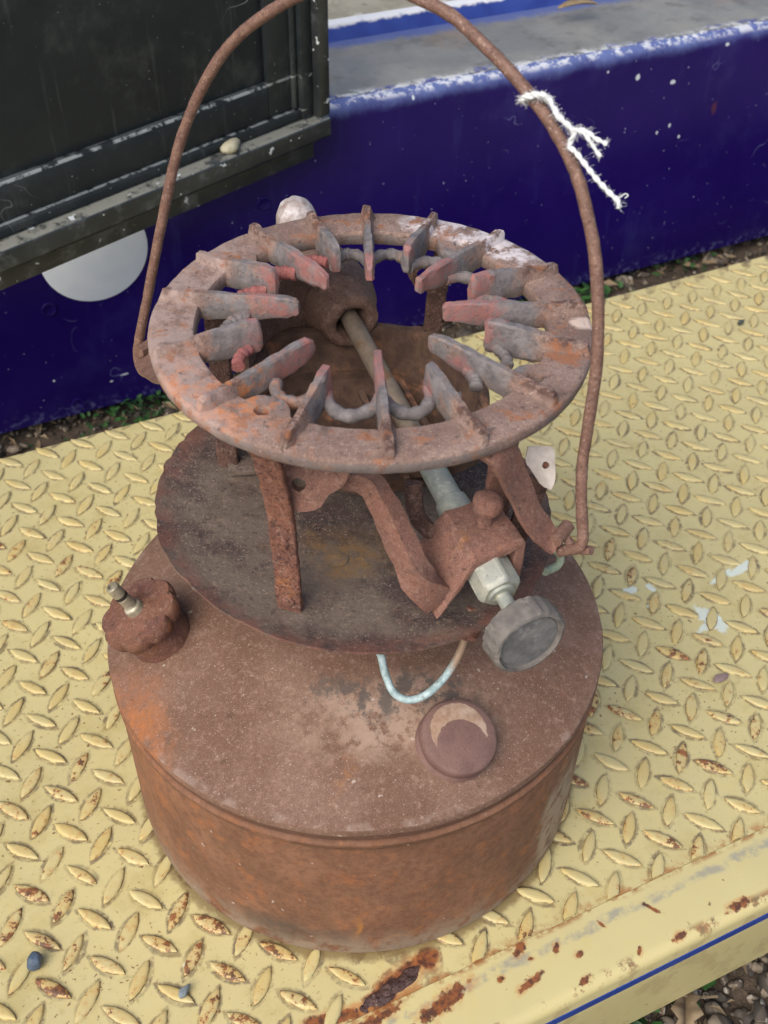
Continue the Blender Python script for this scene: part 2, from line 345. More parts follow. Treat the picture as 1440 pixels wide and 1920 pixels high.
def edge_mat():
    m = Mat('yellow_paint_edge', .35); x, y, z = m.sep(); c = paint_base(m)
    # grey scuff line along the strip
    ln = m.math('ADD', y, m.math('MULTIPLY', m.math('SUBTRACT', m.noise(35, 4, .7), .5), .012))
    sc_ = m.mul(m.step(m.math('ABSOLUTE', m.math('SUBTRACT', ln, -.1555)), .004, .001), m.step(m.noise(70, 5, .75, off=8), .40, .58), .75)
    c = m.mix(sc_, c, '#8f8e86')
    for (cx, cy, rx, ry, ro) in ((-.024, -.1585, .020, .005, .25), (.023, -.168, .010, .0022, .25), (.010, -.160, .003, .0018, 0), (.027, -.150, .006, .003, .6), (.045, -.158, .004, .002, 1), (.055, -.166, .003, .002, 0), (-.06, -.152, .02, .004, .2), (-.09, -.16, .016, .004, 0), (.075, -.157, .003, .0012, 2.0), (.05, -.179, .004, .002, .2), (.085, -.178, .003, .0015, .8), (.11, -.180, .006, .002, .1), (.15, -.179, .010, .003, .1), (.030, -.157, .002, .0015, 0), (.105, -.160, .0015, .006, .6)):
        b1 = m.blob((cx, cy, 0), (rx*1.3, ry*1.5, 1), rot=ro, wob=1.2, wscale=150, edge=.7); c = m.mix(m.mul(b1, .5), c, '#b97f45')
        b2 = m.blob((cx, cy, 0), (rx, ry, 1), rot=ro, wob=1.25, wscale=210, edge=.35); c = rust_on(m, c, m.mul(b2, .95))
    sp = m.mul(m.step(m.noise(150, 4, .65, off=27), .68, .72)); c = rust_on(m, c, m.mul(sp, .85))
    sm = m.mul(m.step(y, -.1505, -.1470), m.step(m.noise(90, 5, .7, off=12), .45, .6), .85); c = m.mix(sm, c, '#8f5a30')
    ed = m.mul(m.step(m.math('ABSOLUTE', m.math('ADD', y, .1815)), .005, .001), m.step(m.noise(55, 6, .75, off=17), .52, .60)); c = rust_on(m, c, m.mul(ed, .75))
    dr = m.mul(m.step(z, -.022, -.03), .25); c = m.mix(dr, c, '#9a9266')
    m.color(c); m.bump(m.noise(120, 4, .6), .0002, .5); return m.m
EDGEM = edge_mat()
BLUEM = simple('blue_stripe_paint', '#1c3a86', '#20418f', 90, .35)
BLISTER = rust('rust_blister', '#4a3230', '#5c403a', '#7a4a30', '#2a1d1e', org=.2, drk=.7, dst=.4, sc1=120, bumpd=.0012, rough=.55, fleck=0)

def navy_mat():
    m = Mat('navy_gloss_paint', .33); m.b.inputs['Specular IOR Level'].default_value = .22; x, y, z = m.sep()
    c = m.mix(m.step(m.noise(12, 4, .6), .35, .65), (.0095, .0028, .080), (.0120, .0042, .092))
    # worn, chalky top corner and flaked paint
    wear = m.math('ADD', z, m.math('MULTIPLY', m.math('SUBTRACT', m.noise(28, 5, .7), .5), .022)); kk = 1
    c = m.mix(m.mul(m.step(wear, .147, .164), .7), c, '#6d7fb4')
    chip = m.mul(m.step(z, .156, .161), m.step(m.noise(85, 5, .7, off=4), .47, .58)); c = m.mix(m.mul(chip, .8), c, '#d5d9dc')
    sp = m.step(m.noise(240, 2, .45, off=19), .745, .765); c = m.mix(m.mul(sp, .6), c, '#aab4d6')
    dus = m.mul(m.step(m.noise(11, 5, .7, off=29), .50, .72), .16); c = m.mix(dus, c, '#4a4a86')
    k2 = m.n('ShaderNodeMapping'); k2.inputs['Scale'].default_value = (60, 60, 7); m.set(k2.inputs[0], m.co)
    run = m.mul(m.step(m.noise(1, 4, .6, co=k2.outputs[0]), .58, .78), .2); c = m.mix(run, c, '#3f4488')
    scr = m.mul(m.step(m.math('ABSOLUTE', m.math('SUBTRACT', m.noise(16, 2, .5, off=61), .5)), .0035, .001), m.step(m.noise(20, 2, .5, off=8), .60, .66), .4); c = m.mix(scr, c, '#6a6f9c')
    low = m.mul(m.step(z, -.075, -.09), m.step(m.noise(160, 5, .7, off=3), .5, .65), .5); c = m.mix(low, c, '#6a6f9c')
    rr = m.mul(m.blob((.655, .53, .085), (.004, .05, .010), wob=1.2, wscale=140, edge=.6), .55); c = m.mix(rr, c, '#5a2f30')
    for (cx, cz, rx, rz) in ((.594, .1216, .0045, .0035), (.549, .134, .004, .005), (.512, .145, .0018, .002), (.60, .075, .0025, .0035), (.585, .07, .002, .003), (.615, .06, .0025, .003), (.655, .15, .004, .0025), (.0, -.062, .006, .0016), (-.013, -.066, .0025, .0015), (-.065, -.05, .002, .002), (.30, .155, .002, .003)):
        s = m.blob((cx, .53, cz), (rx*.75, .05, rz*.75), wob=.6, wscale=260, edge=.3); c = m.mix(m.mul(s, .85), c, '#c9d0dc')
    m.color(c); m.bump(m.noise(14, 3, .5), .0006, .4)
    m.rough(m.step(wear, .145, .16, .36, .6)); return m.m
NAVY = navy_mat()
def ledge_mat():
    m = Mat('weathered_ledge', .5); x, y, z = m.sep()
    c = m.mix(m.step(m.noise(14, 5, .65), .35, .65), '#6f706e', '#85847e')
    c = m.mix(m.mul(m.step(m.noise(40, 5, .7, off=5), .52, .66), .6), c, '#5a5854')
    c = m.mix(m.mul(m.step(m.noise(9, 4, .6, off=15), .55, .68), .5), c, '#85715a')
    ed = m.math('ADD', y, m.math('MULTIPLY', m.math('SUBTRACT', m.noise(50, 5, .7, off=2), .5), .03))
    e1 = m.step(ed, .556, .536); c = m.mix(m.mul(e1, m.step(m.noise(90, 5, .7, off=6), .44, .54), .85), c, '#dcdfe0')
    e2 = m.mul(m.step(ed, .552, .546), m.step(m.noise(45, 5, .7, off=16), .52, .58), .85); c = m.mix(e2, c, '#343a86')
    b = m.mul(m.step(ed, .640, .658), .85); c = m.mix(b, c, '#4a5c96')
    m.color(c); m.bump(m.noise(90, 5, .65), .0006, .5); return m.m
LEDGEM = ledge_mat()
def step_mat():
    m = Mat('blue_step_paint', .45); x, y, z = m.sep()
    c = m.mix(m.step(m.noise(30, 4, .6), .35, .65), '#22357f', '#2c4390')
    e = m.math('ADD', z, m.math('MULTIPLY', m.math('SUBTRACT', m.noise(60, 5, .7), .5), .012))
    c = m.mix(m.mul(m.step(e, .1735, .1765), .95), c, '#dcdee0'); m.color(c); return m.m
STEPM = step_mat()
def floor_mat():
    m = Mat('dirty_tray_floor', .75)
    c = m.mix(m.step(m.noise(30, 6, .7), .38, .62), '#8a8473', '#9c9787')
    c = m.mix(m.mul(m.step(m.noise(24, 5, .7, off=9), .55, .62), .75), c, '#c4c0b4')
    c = m.mix(m.mul(m.step(m.noise(50, 5, .7, off=19), .58, .66), .6), c, '#5d5140')
    m.color(c); m.bump(m.noise(40, 5, .7), .003, .7); return m.m
FLOORM = floor_mat()
def black_mat():
    m = Mat('worn_black_paint', .5); m.b.inputs['Specular IOR Level'].default_value = .3; x, y, z = m.sep()
    c = m.mix(m.step(m.noise(7, 5, .6), .35, .65), '#1f2529', '#2a3033')
    du = m.mul(m.step(m.noise(22, 6, .7, off=3), .5, .75), .4); c = m.mix(du, c, '#5c605e')
    ln = m.mul(m.step(m.math('ABSOLUTE', m.math('SUBTRACT', z, .0752)), .0016, .0006), m.step(m.noise(90, 4, .6, off=53), .42, .54), .8); c = m.mix(ln, c, '#a4acac')
    ln2 = m.mul(m.step(m.math('ABSOLUTE', m.math('SUBTRACT', z, .0470)), .0010, .0004), m.step(m.noise(90, 4, .6, off=63), .42, .54), .7); c = m.mix(ln2, c, '#8a9192')
    # upright rain streaks
    k = m.n('ShaderNodeMapping'); k.inputs['Scale'].default_value = (90, 90, 9); m.set(k.inputs[0], m.co)
    c = m.mix(m.mul(m.step(m.noise(1, 4, .6, co=k.outputs[0]), .6, .8), .35), c, '#6b7070')
    sp = m.step(m.noise(330, 2, .45, off=13), .74, .76); c = m.mix(m.mul(sp, .7), c, '#b8c0bf')
    cr = m.mul(m.step(m.math('ABSOLUTE', m.math('SUBTRACT', m.noise(9, 3, .6, off=33), .5)), .0022, .0006), m.step(m.noise(6, 2, .5, off=5), .5, .6), .8); c = m.mix(cr, c, '#9aa3a2')
    m.color(c); m.bump(m.noise(120, 4, .6), .0002, .5); return m.m
BLACKM = black_mat()
def black_edge():
    m = Mat('chipped_black_rail', .4)
    c = m.mix(m.step(m.noise(20, 5, .6), .35, .65), '#272b2d', '#34383a')
    c = m.mix(m.mul(m.step(m.noise(60, 5, .7, off=3), .50, .72), .5), c, '#6f7475')
    zz = m.sep()[2]; top = m.mul(m.step(zz, .0350, .0362), m.step(zz, .0400, .0390), m.step(m.noise(70, 5, .7, off=23), .34, .5), .75); c = m.mix(top, c, '#97988f')
    sp = m.step(m.noise(95, 3, .5, off=13), .66, .685); c = m.mix(m.mul(sp, .9), c, '#d5dcdf')
    m.color(c); m.bump(m.noise(120, 4, .6), .0003, .5); return m.m
BLACKE = black_edge()
def soil_mat():
    m = Mat('soil', .95); c = m.mix(m.step(m.noise(60, 6, .7), .35, .65), '#3a3027', '#5a4d40'); m.color(c); m.bump(m.noise(180, 5, .7), .004, .9); return m.m
SOIL = soil_mat()
def gravel_mat():
    m = Mat('gravel_stone', .8); k = m.vor(160, co=m.pos, out='Color'); kk = m.n('ShaderNodeSeparateColor'); m.set(kk.inputs[0], k)
    c = m.mix(kk.outputs[0], '#332f2c', '#5f564c'); c = m.mix(m.step(kk.outputs[1], .72, .8), c, '#8c8070'); c = m.mix(m.step(kk.outputs[2], .93, .95), c, '#b9b2a8')
    c = m.mix(m.mul(m.noise(300, 4, .6, co=m.pos), .4), c, '#2f2a26'); m.color(c); return m.m
GRAVELM = gravel_mat()
def leaf_mat(name, a, b, rough=.55):
    m = Mat(name, rough); m.co = m.pos; m.color(m.mix(m.step(m.noise(35, 4, .6), .35, .65), a, b)); m.b.inputs['Specular IOR Level'].default_value = .4; return m.m
GREEN = leaf_mat('weed_green', '#1f3f1d', '#3b6430'); DEAD = leaf_mat('dead_leaf_brown', '#8a7a62', '#6d5c46', .8); TWIGM = leaf_mat('twig_brown', '#7a6a55', '#5a4c3c', .85)
ROUNDEL = simple('white_roundel_paint', '#f2f8ff', '#ecf4fd', 60, .3)
CREAM = simple('cream_stone', '#b8b49c', '#a29d84', 120, .6, .0006)
SLATE = simple('slate_chip', '#4f5f74', '#38444f', 90, .5, .0006); SLATE2 = simple('grey_chip', '#7e8a90', '#59656c', 120, .6, .0006)
BARK = simple('mauve_bark', '#8e7b78', '#7a6864', 150, .8, .0006); SEEDM = simple('dark_seed', '#3e4440', '#4d5450', 120, .5, .0002)

# ------------------------------------------------------------------ geometry helpers
class MB:
    def __init__(s): s.v = []; s.f = []
    def add(s, vs, fs):
        o = len(s.v); s.v += [Vector(v) for v in vs]; s.f += [tuple(i+o for i in f) for f in fs]; return s
    def loft(s, rings, cap0=True, cap1=True, closed=True):
        n = len(rings[0]); vs = [p for r in rings for p in r]; fs = []
        for k in range(len(rings)-1):
            for i in range(n if closed else n-1):
                j = (i+1) % n; fs.append((k*n+i, k*n+j, (k+1)*n+j, (k+1)*n+i))
        if cap0: fs.append(tuple(range(n-1, -1, -1)))
        if cap1: fs.append(tuple((len(rings)-1)*n+i for i in range(n)))
        return s.add(vs, fs)
    def tube(s, pts, rad, seg=12, cap=True, twist=0, flat=1.0):
        pts = [Vector(p) for p in pts]; n = len(pts)
        rr = rad if isinstance(rad, (list, tuple)) else [rad]*n
        t0 = (pts[1]-pts[0]).normalized(); ref = Vector((0, 0, 1)) if abs(t0.z) < .9 else Vector((1, 0, 0))
        u = t0.cross(ref).normalized(); rings = []
        for i, p in enumerate(pts):
            t = ((pts[min(i+1, n-1)]-pts[i]).normalized() + (pts[i]-pts[max(i-1, 0)]).normalized()).normalized()
            u = (u - t*u.dot(t)).normalized(); v = t.cross(u)
            rings.append([p + (u*math.cos(2*PI*k/seg) + v*math.sin(2*PI*k/seg)*flat)*rr[i] for k in range(seg)])
        return s.loft(rings, cap, cap)
    def lathe(s, prof, seg=48, o=(0, 0, 0), axis=(0, 0, 1), cap0=True, cap1=True, rf=None):
        a = Vector(axis).normalized(); ref = Vector((0, 1, 0)) if abs(a.y) < .9 else Vector((1, 0, 0))
        x = ref.cross(a).normalized(); y = a.cross(x); o = Vector(o)
        rings = [[o + x*(r*(rf(t, k) if rf else 1)*math.cos(t)) + y*(r*(rf(t, k) if rf else 1)*math.sin(t)) + a*z for t in (2*PI*i/seg for i in range(seg))] for k, (r, z) in enumerate(prof)]
        return s.loft(rings, cap0, cap1)
    def prism(s, poly, d):
        d = Vector(d); a = [Vector(p) for p in poly]; return s.loft([a, [p+d for p in a]])
    def box(s, c, size, rz=0):
        c = Vector(c); R = Matrix.Rotation(rz, 3, 'Z'); x, y, z = (t/2 for t in size)
        vs = [c + R @ Vector((sx*x, sy*y, sz*z)) for sz in (-1, 1) for sx, sy in ((-1, -1), (1, -1), (1, 1), (-1, 1))]
        return s.add(vs, [(3, 2, 1, 0), (4, 5, 6, 7), (0, 1, 5, 4), (1, 2, 6, 5), (2, 3, 7, 6), (3, 0, 4, 7)])
    def strap(s, pts, width_dirs, wdt, thick_dirs, th):
        rings = []
        for i, p in enumerate(pts):
            p = Vector(p); wv = Vector(width_dirs[i] if isinstance(width_dirs, list) else width_dirs).normalized(); tv = Vector(thick_dirs[i] if isinstance(thick_dirs, list) else thick_dirs).normalized()
            ww = wdt[i] if isinstance(wdt, list) else wdt
            rings.append([p - wv*ww/2 - tv*th/2, p + wv*ww/2 - tv*th/2, p + wv*ww/2 + tv*th/2, p - wv*ww/2 + tv*th/2])
        return s.loft(rings)
    def build(s, name, mat, parent=None, smooth=35, bevel=0, bseg=2, subd=0, rough=0, rscale=120, origin=None, seed=0):
        me = bpy.data.meshes.new(name); me.from_pydata([tuple(v) for v in s.v], [], s.f); me.update()
        bm = bmesh.new(); bm.from_mesh(me); bmesh.ops.recalc_face_normals(bm, faces=bm.faces)
        if bevel:
            es = [e for e in bm.edges if len(e.link_faces) == 2 and e.calc_face_angle(0) > .5]
            bmesh.ops.bevel(bm, geom=es, offset=bevel, segments=bseg, affect='EDGES', profile=.5, clamp_overlap=True)
        if subd: bmesh.ops.subdivide_edges(bm, edges=bm.edges, cuts=subd, use_grid_fill=True)
        if rough:
            bm.normal_update()
            dv = []
            for v in bm.verts:
                p = v.co*rscale + Vector((seed*7.3, seed*3.1, seed))
                dv.append(v.normal*((mnoise.noise(p) + .5*mnoise.noise(p*2.7))*rough))
            for v, d in zip(bm.verts, dv): v.co += d
        bm.to_mesh(me); bm.free()
        if origin is not None: me.transform(Matrix.Translation(-Vector(origin)))
        if mat: me.materials.append(mat)
        if smooth:
            for p in me.polygons: p.use_smooth = True
            me.set_sharp_from_angle(angle=math.radians(smooth))
        o = bpy.data.objects.new(name, me); COL.objects.link(o)
        if parent: o.parent = parent
        if origin is not None: o.location = Vector(origin)
        return o
def tag(o, label=None, cat=None, group=None, kind=None):
    if label: o['label'] = label
    if cat: o['category'] = cat
    if group: o['group'] = group
    if kind: o['kind'] = kind
    return o
def empty(name, loc=(0, 0, 0), rz=0):
    o = bpy.data.objects.new(name, None); o.location = loc; o.rotation_euler = (0, 0, rz); o.empty_display_size = .02; COL.objects.link(o); return o
def catmull(P, n=8):
    P = [Vector(p) for p in P]; out = []
    for i in range(len(P)-1):
        a, b, c, d = P[max(i-1, 0)], P[i], P[i+1], P[min(i+2, len(P)-1)]
        for k in range(n):
            t = k/n; out.append(.5*((2*b) + (c-a)*t + (2*a-5*b+4*c-d)*t*t + (3*b-a-3*c+d)*t**3))
    out.append(P[-1]); return out

# ================================================================== SETTING
GZ = -.11
g = MB(); NG = 40
for iy in range(NG+1):
    for ix in range(NG+1):
        x = (ix/NG-.5); y = (iy/NG-.5); sx = x*abs(x)*400; sy = y*abs(y)*400
        g.v.append(Vector((sx, sy, GZ + (.004*mnoise.noise(Vector((sx*20, sy*20, 0))) if abs(sx) < 2 and abs(sy) < 2 else 0))))
for iy in range(NG):
    for ix in range(NG):
        k = iy*(NG+1)+ix; g.f.append((k, k+1, k+NG+2, k+NG+1))
tag(g.build('ground', SOIL), kind='structure')

# ------------------------------------------------------------------ yellow checker plate deck (local frame: x along its edge, y across)
deck = empty('trailer_deck', (0, 0, 0), EN_ANG)
tag(deck, 'yellow painted steel chequer plate deck with blue stripe on its front edge', 'deck')
E0, E1, N0, N1 = -.62, 1.10, -.1466, .3735
b = MB(); NX, NY = 120, 36
for iy in range(NY+1):
    for ix in range(NX+1):
        x = E0+(E1-E0)*ix/NX; y = N0+(N1-N0)*iy/NY
        b.v.append(Vector((x, y, .0006*mnoise.noise(Vector((x*9, y*9, 4)))-.0004)))
for iy in range(NY):
    for ix in range(NX):
        k = iy*(NX+1)+ix; b.f.append((k, k+1, k+NX+2, k+NX+1))
n1 = len(b.v); b.v += [v-Vector((0, 0, .005)) for v in b.v[:n1]]; b.f += [tuple(reversed([i+n1 for i in f])) for f in b.f]
rim = [i for i in range(NX)]+[NX+(NX+1)*i for i in range(NY)]+[(NX+1)*NY+NX-i for i in range(NX)]+[(NX+1)*(NY-i) for i in range(NY)]
for p, q in zip(rim, rim[1:]+rim[:1]): b.f.append((q, p, p+n1, q+n1))
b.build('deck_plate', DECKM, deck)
# edge channel: flat strip, rounded nose and front face swept along the edge
prof = [(-.1468, -.0005), (-.160, -.0010), (-.174, -.0014)]
for k in range(7):
    t = math.radians(90-90*k/6); prof.append((-.1785-.0065*math.cos(t)+.0, -.0082+.0065*math.sin(t)))
prof += [(-.1850, -.045), (-.1850, -.0785), (-.179, -.0785), (-.179, -.010), (-.1468, -.006)]
b = MB(); xs = [E0+(E1-E0)*i/60 for i in range(61)]
b.loft([[Vector((x, p[0], p[1]+.0003*mnoise.noise(Vector((x*25, k, 0))))) for k, p in enumerate(prof)] for x in xs])
b.build('edge_channel', EDGEM, deck, smooth=40)
b = MB(); b.loft([[Vector((x, -.1850, -.0160)), Vector((x, -.1856, -.0160)), Vector((x, -.1856, -.0219)), Vector((x, -.1850, -.0219))] for x in xs])
b.build('blue_stripe', BLUEM, deck)
# raised lugs
def lug_mesh(name, ht=.0017):
    m = MB(); L, W = .0112, .0034; half = []
    for t in (-1, -.86, -.5, 0, .5, .86): half.append((t*L, W*(1-.93*abs(t)**2.2)))
    out = half + [(-x, -y) for x, y in half]
    def ring(s, sl, z, n=0): return [Vector((x*sl, y*s, z)) for x, y in out]
    m.loft([ring(1.12, 1.03, -.0006), ring(.94, .985, ht*.55), ring(.74, .92, ht*.92), ring(.30, .6, ht)], cap0=False)
    o = m.build(name, LUGM, None, smooth=50); me = o.data; bpy.data.objects.remove(o); return me
lm = [lug_mesh('lug', .0010), lug_mesh('lug', .0012), lug_mesh('lug', .0009)]
lugs = []
for i in range(-40, 40):
    for j in range(-14, 16):
        for fam in (0, .5):
            x = LO[0]+(i+fam)*LA[0]+(j+fam)*LB[0]; y = LO[1]+(i+fam)*LA[1]+(j+fam)*LB[1]
            if not (E0+.01 < x < E1-.01 and N0-.001 < y < N1-.004): continue
            if x*x+y*y < .122**2 or y < N0-.006: continue
            if y < -.127+.2*(x+.043) and -.072 < x < -.014: continue
            lugs.append((x, y, math.radians(47 if fam == 0 else -51)))
def seen(x, y):
    P = DD*x + NN*y; d = P-CAM; z = d.dot(fw); px = 720+FPX*d.dot(RIGHT)/z; py = 960-FPX*d.dot(UP)/z
    return -40 < px < 1480 and -40 < py < 1960, z
vis = sorted([(seen(x, y)[1], x, y, a) for x, y, a in lugs if seen(x, y)[0]])
near = set((x, y) for _, x, y, a in vis[:300])
rest = MB()
for x, y, a in lugs:
    jx, jy, ja = random.gauss(0, .0003), random.gauss(0, .0003), random.gauss(0, .035); s = random.uniform(.93, 1.06)
    if y < N0+.0095:                                        # cut off by the seam
        me = random.choice(lm); Rz = Matrix.Translation((x+jx, y+jy, 0)) @ Matrix.Rotation(a+ja, 4, 'Z'); bm = bmesh.new(); bm.from_mesh(me); bm.transform(Rz)
        bmesh.ops.bisect_plane(bm, geom=bm.verts[:]+bm.edges[:]+bm.faces[:], plane_co=(0, N0+.0004, 0), plane_no=(0, -1, 0), clear_outer=True)
        if len(bm.faces) > 3 and (x, y) in near:
            bm.transform(Matrix.Translation((-x, -y, 0))); m2 = bpy.data.meshes.new('lug'); bm.to_mesh(m2); m2.materials.clear(); m2.materials.append(LUGM)
            for p in m2.polygons: p.use_smooth = True
            o = bpy.data.objects.new('lug', m2); COL.objects.link(o); o.parent = deck; o.location = (x, y, 0)
        bm.free(); continue
    if (x, y) in near:
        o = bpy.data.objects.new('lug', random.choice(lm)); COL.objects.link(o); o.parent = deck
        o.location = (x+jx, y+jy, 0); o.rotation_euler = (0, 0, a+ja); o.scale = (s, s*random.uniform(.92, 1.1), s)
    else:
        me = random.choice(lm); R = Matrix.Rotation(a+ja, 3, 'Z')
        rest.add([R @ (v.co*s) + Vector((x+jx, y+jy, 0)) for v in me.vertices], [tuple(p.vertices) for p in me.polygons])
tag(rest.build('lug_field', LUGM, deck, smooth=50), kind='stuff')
# rust blister beside the seam: swollen flaky scab
b = MB(); GXN, GYN = 90, 40
for iy in range(GYN+1):
    for ix in range(GXN+1):
        x = -.095+.095*ix/GXN; y = -.1530+.030*iy/GYN; cx = (x+.045)/.027; ly = y-(-.1400+.008*cx*.6); p = Vector((x, y, 0))
        mk = 1-math.sqrt(cx*cx+(ly/.0052)**2)+.55*mnoise.noise(p*70)+.35*mnoise.noise(p*190)
        h = max(0, min(1, mk*1.4))
        b.v.append(Vector((x, y, -.0012+h*(.0022+.0016*abs(mnoise.noise(p*230))*2+.0009*mnoise.noise(p*520)))))
for iy in range(GYN):
    for ix in range(GXN):
        k = iy*(GXN+1)+ix; q = (k, k+1, k+GXN+2, k+GXN+1)
        if max(b.v[i].z for i in q) > -.0011: b.f.append(q)
b.build('rust_blister', BLISTER, deck, smooth=50)

# ------------------------------------------------------------------ navy wagon behind
HN = .53
nav = empty('navy_wagon', (0, 0, 0), EN_ANG); tag(nav, 'navy blue wagon body with worn grey top ledge and white roundel behind the yellow deck', 'wagon')
b = MB(); prof = [(HN, -.093), (HN, .150)]
for k in range(1, 7):
    t = math.radians(90*k/6); prof.append((HN+.012-.012*math.cos(t), .150+.012*math.sin(t)))
prof += [(.60, .1622), (.60, .150), (HN+.02, .140), (HN+.004, -.093)]
xs = [-.7+2.1*i/40 for i in range(41)]
b.loft([[Vector((x, p[0], p[1])) for p in prof] for x in xs]); b.build('side_panel', NAVY, nav, smooth=40)
b = MB(); b.loft([[Vector((x, y, z)) for y, z in ((HN+.012, .1626), (.58, .1622), (.64, .1622), (.664, .1626), (.664, .15), (HN+.012, .15))] for x in xs]); b.build('top_ledge', LEDGEM, nav, smooth=30)
b = MB(); b.loft([[Vector((x, y, z)) for y, z in ((.660, .150), (.664, .1635), (.670, .1765), (.674, .1775), (.682, .1772), (.682, .15))] for x in xs]); b.build('blue_step', STEPM, nav, smooth=40)
b = MB(); b.loft([[Vector((x, y, z)) for y, z in ((.682, .1762), (1.1, .1762), (1.1, .16), (.682, .16))] for x in xs]); b.build('tray_floor', FLOORM, nav)
b = MB(); rc = (-.0085, .0705)
b.lathe([(.0470, 0), (.0478, .0006), (.0465, .0012)], 72, (rc[0], HN+.0003, rc[1]), (0, -1, 0)); b.build('roundel', ROUNDEL, nav)
for px, py in ((92, 580), (148, 757), (495, 382), (88, 480)):
    P = en(on_plane(px, py, NN*HN, NN))
    b = MB(); b.lathe([(.0070, 0), (.0068, .0009), (.0058, .0014), (.0050, .0010)], 24, (P.x, HN+.0003, P.z), (0, -1, 0)); b.build('rivet', NAVY, nav)
for px, py, a in ((900, 8, .4), (1390, 8, .2)):
    pass
P = en(at(1085, 8, .180))
def leaf(name, P, L, W, rot, mat, parent, curl=.25, lobes=0, lab=None, cat='leaf', group=None):
    m = MB(); n = 9; R = Matrix.Rotation(rot, 3, 'Z'); top = []
    for side in (1, 0, -1):
        row = []
        for i in range(n):
            t = i/(n-1); wd = W*math.sin(PI*min(1, t*.95+.05))**.7*(1+.35*lobes*math.sin(t*PI*6))
            row.append(R @ Vector((L*(t-.5), side*wd*.5, abs(side)*wd*curl + .15*L*math.sin(t*PI)*curl)) + Vector(P))
        top.append(row)
    for k in (0, 1):
        m.loft([[a, c] for a, c in zip(top[k], top[k+1])], False, False, closed=False)
    o = m.build(name, mat, parent, smooth=60); md = o.modifiers.new('t', 'SOLIDIFY'); md.thickness = .0005
    if lab: tag(o, lab, cat, group)
    return o
def world_en(x, y, z): return DD*x + NN*y + Vector((0, 0, z))
leaf('dry_leaf', world_en(P.x, P.y, .178), .045, .012, EN_ANG-.1, DEAD, None, .3, 0, 'curled tan dry leaf lying on the top of the navy wagon', 'leaf')

# ------------------------------------------------------------------ black panelled door in front of it
c0 = Vector((.1995, .513, .130)); cw = world_en(*c0)
ang = math.atan2(-.3404, -.9403) + EN_ANG + PI       # local x points right along the door
door = empty('black_door', cw, ang)
tag(door, 'black painted panelled door with chipped frame hanging open in front of the navy wagon', 'door')
Wd, Hd = .62, .42
def dbox(name, x0, x1, y0, y1, z0, z1, mat, bev=.001):
    b = MB(); b.box(((x0+x1)/2, (y0+y1)/2, (z0+z1)/2), (x1-x0, y1-y0, z1-z0)); return b.build(name, mat, door, bevel=bev)
# y negative = towards the camera
dbox('backing_board', -Wd, -.011, .006, .011, .001, Hd, BLACKM)
dbox('lower_band', -Wd, -.0105, -.004, .0055, 0, .0235, BLACKE)
b = MB(); b.loft([[Vector((x, y, z)) for y, z in ((-.0135, .0190), (-.0150, .0215), (-.0150, .0345), (-.0135, .0365), (.0055, .0385), (.0055, .0190))] for x in (-Wd, 0)]); b.build('bottom_rail', BLACKE, door, bevel=.0006)
b = MB(); b.loft([[Vector((x, y, z)) for y, z in ((-.004, .0395), (-.0035, .0450), (.000, .0470), (.0055, .0475), (.0055, .0390))] for x in (-Wd, -.024)]); b.build('moulding', BLACKM, door, bevel=.0004)
b = MB(); b.loft([[Vector((x, y, z)) for y, z in ((.0005, .0480), (.0005, .0735), (.0020, .0765), (.0055, .0765), (.0055, .0480))] for x in (-Wd, -.0555)]); b.build('lower_border', BLACKM, door, bevel=.0005)
dbox('stile', -.0115, 0, -.0145, .0055, .0390, Hd, BLACKE, .0012)
dbox('inner_stile', -.0240, -.0122, -.0065, .0055, .0395, Hd, BLACKM, .0012)
dbox('stile_bead', -.0300, -.0248, -.0020, .0055, .0480, Hd, BLACKM, .0015)
dbox('side_border', -.0550, -.0305, .0008, .0055, .0480, Hd, BLACKM, .0008)
dbox('hinge', -.030, -.013, .0105, .0246, .004, .028, BLACKM)
b = MB(); P = Vector((-.103, -.006, .0385))
b.lathe([(.001, .0085), (.006, .0072), (.0085, .0045), (.0088, .002), (.007, -.0012)], 18, (0, 0, 0), rf=lambda t, k: 1+.18*math.sin(t*2+.5)+.1*math.sin(3*t))
pb = b.build('pebble', CREAM, None, smooth=70, rough=.0005, rscale=180); pb.scale = (1.15, .75, .9)
pb.location = door.matrix_basis @ P; pb.rotation_euler = (0, 0, ang+.1); tag(pb, 'small cream pebble lying on the bottom rail of the black door', 'pebble')

# ------------------------------------------------------------------ ground cover
def ico():
    bm = bmesh.new(); bmesh.ops.create_icosphere(bm, subdivisions=1, radius=1); v = [x.co.copy() for x in bm.verts]; f = [tuple(q.index for q in p.verts) for p in bm.faces]; bm.free(); return v, f
IV, IF = ico()
def pebbles(n, x0, x1, y0, y1):
    m = MB()
    for k in range(n):
        x, y = random.uniform(x0, x1), random.uniform(y0, y1); s = min(.012, random.lognormvariate(-5.75, .5))
        R = Matrix.Rotation(random.random()*6, 3, (random.random(), random.random(), random.random()+.1)); sv = Vector((s*random.uniform(.8, 1.4), s*random.uniform(.7, 1.1), s*random.uniform(.4, .8)))
        P = world_en(x, y, GZ+s*random.uniform(.1, .5))
        m.add([P + R @ Vector((v.x*sv.x*random.uniform(.8, 1.15), v.y*sv.y*random.uniform(.8, 1.15), v.z*sv.z)) for v in IV], IF)
    return m
gm = pebbles(4200, -.05, .42, -.36, -.08); g2 = pebbles(4200, -.35, 1.0, .36, .62); gm.add(g2.v, g2.f)
tag(gm.build('gravel', GRAVELM, None, smooth=75), kind='stuff')
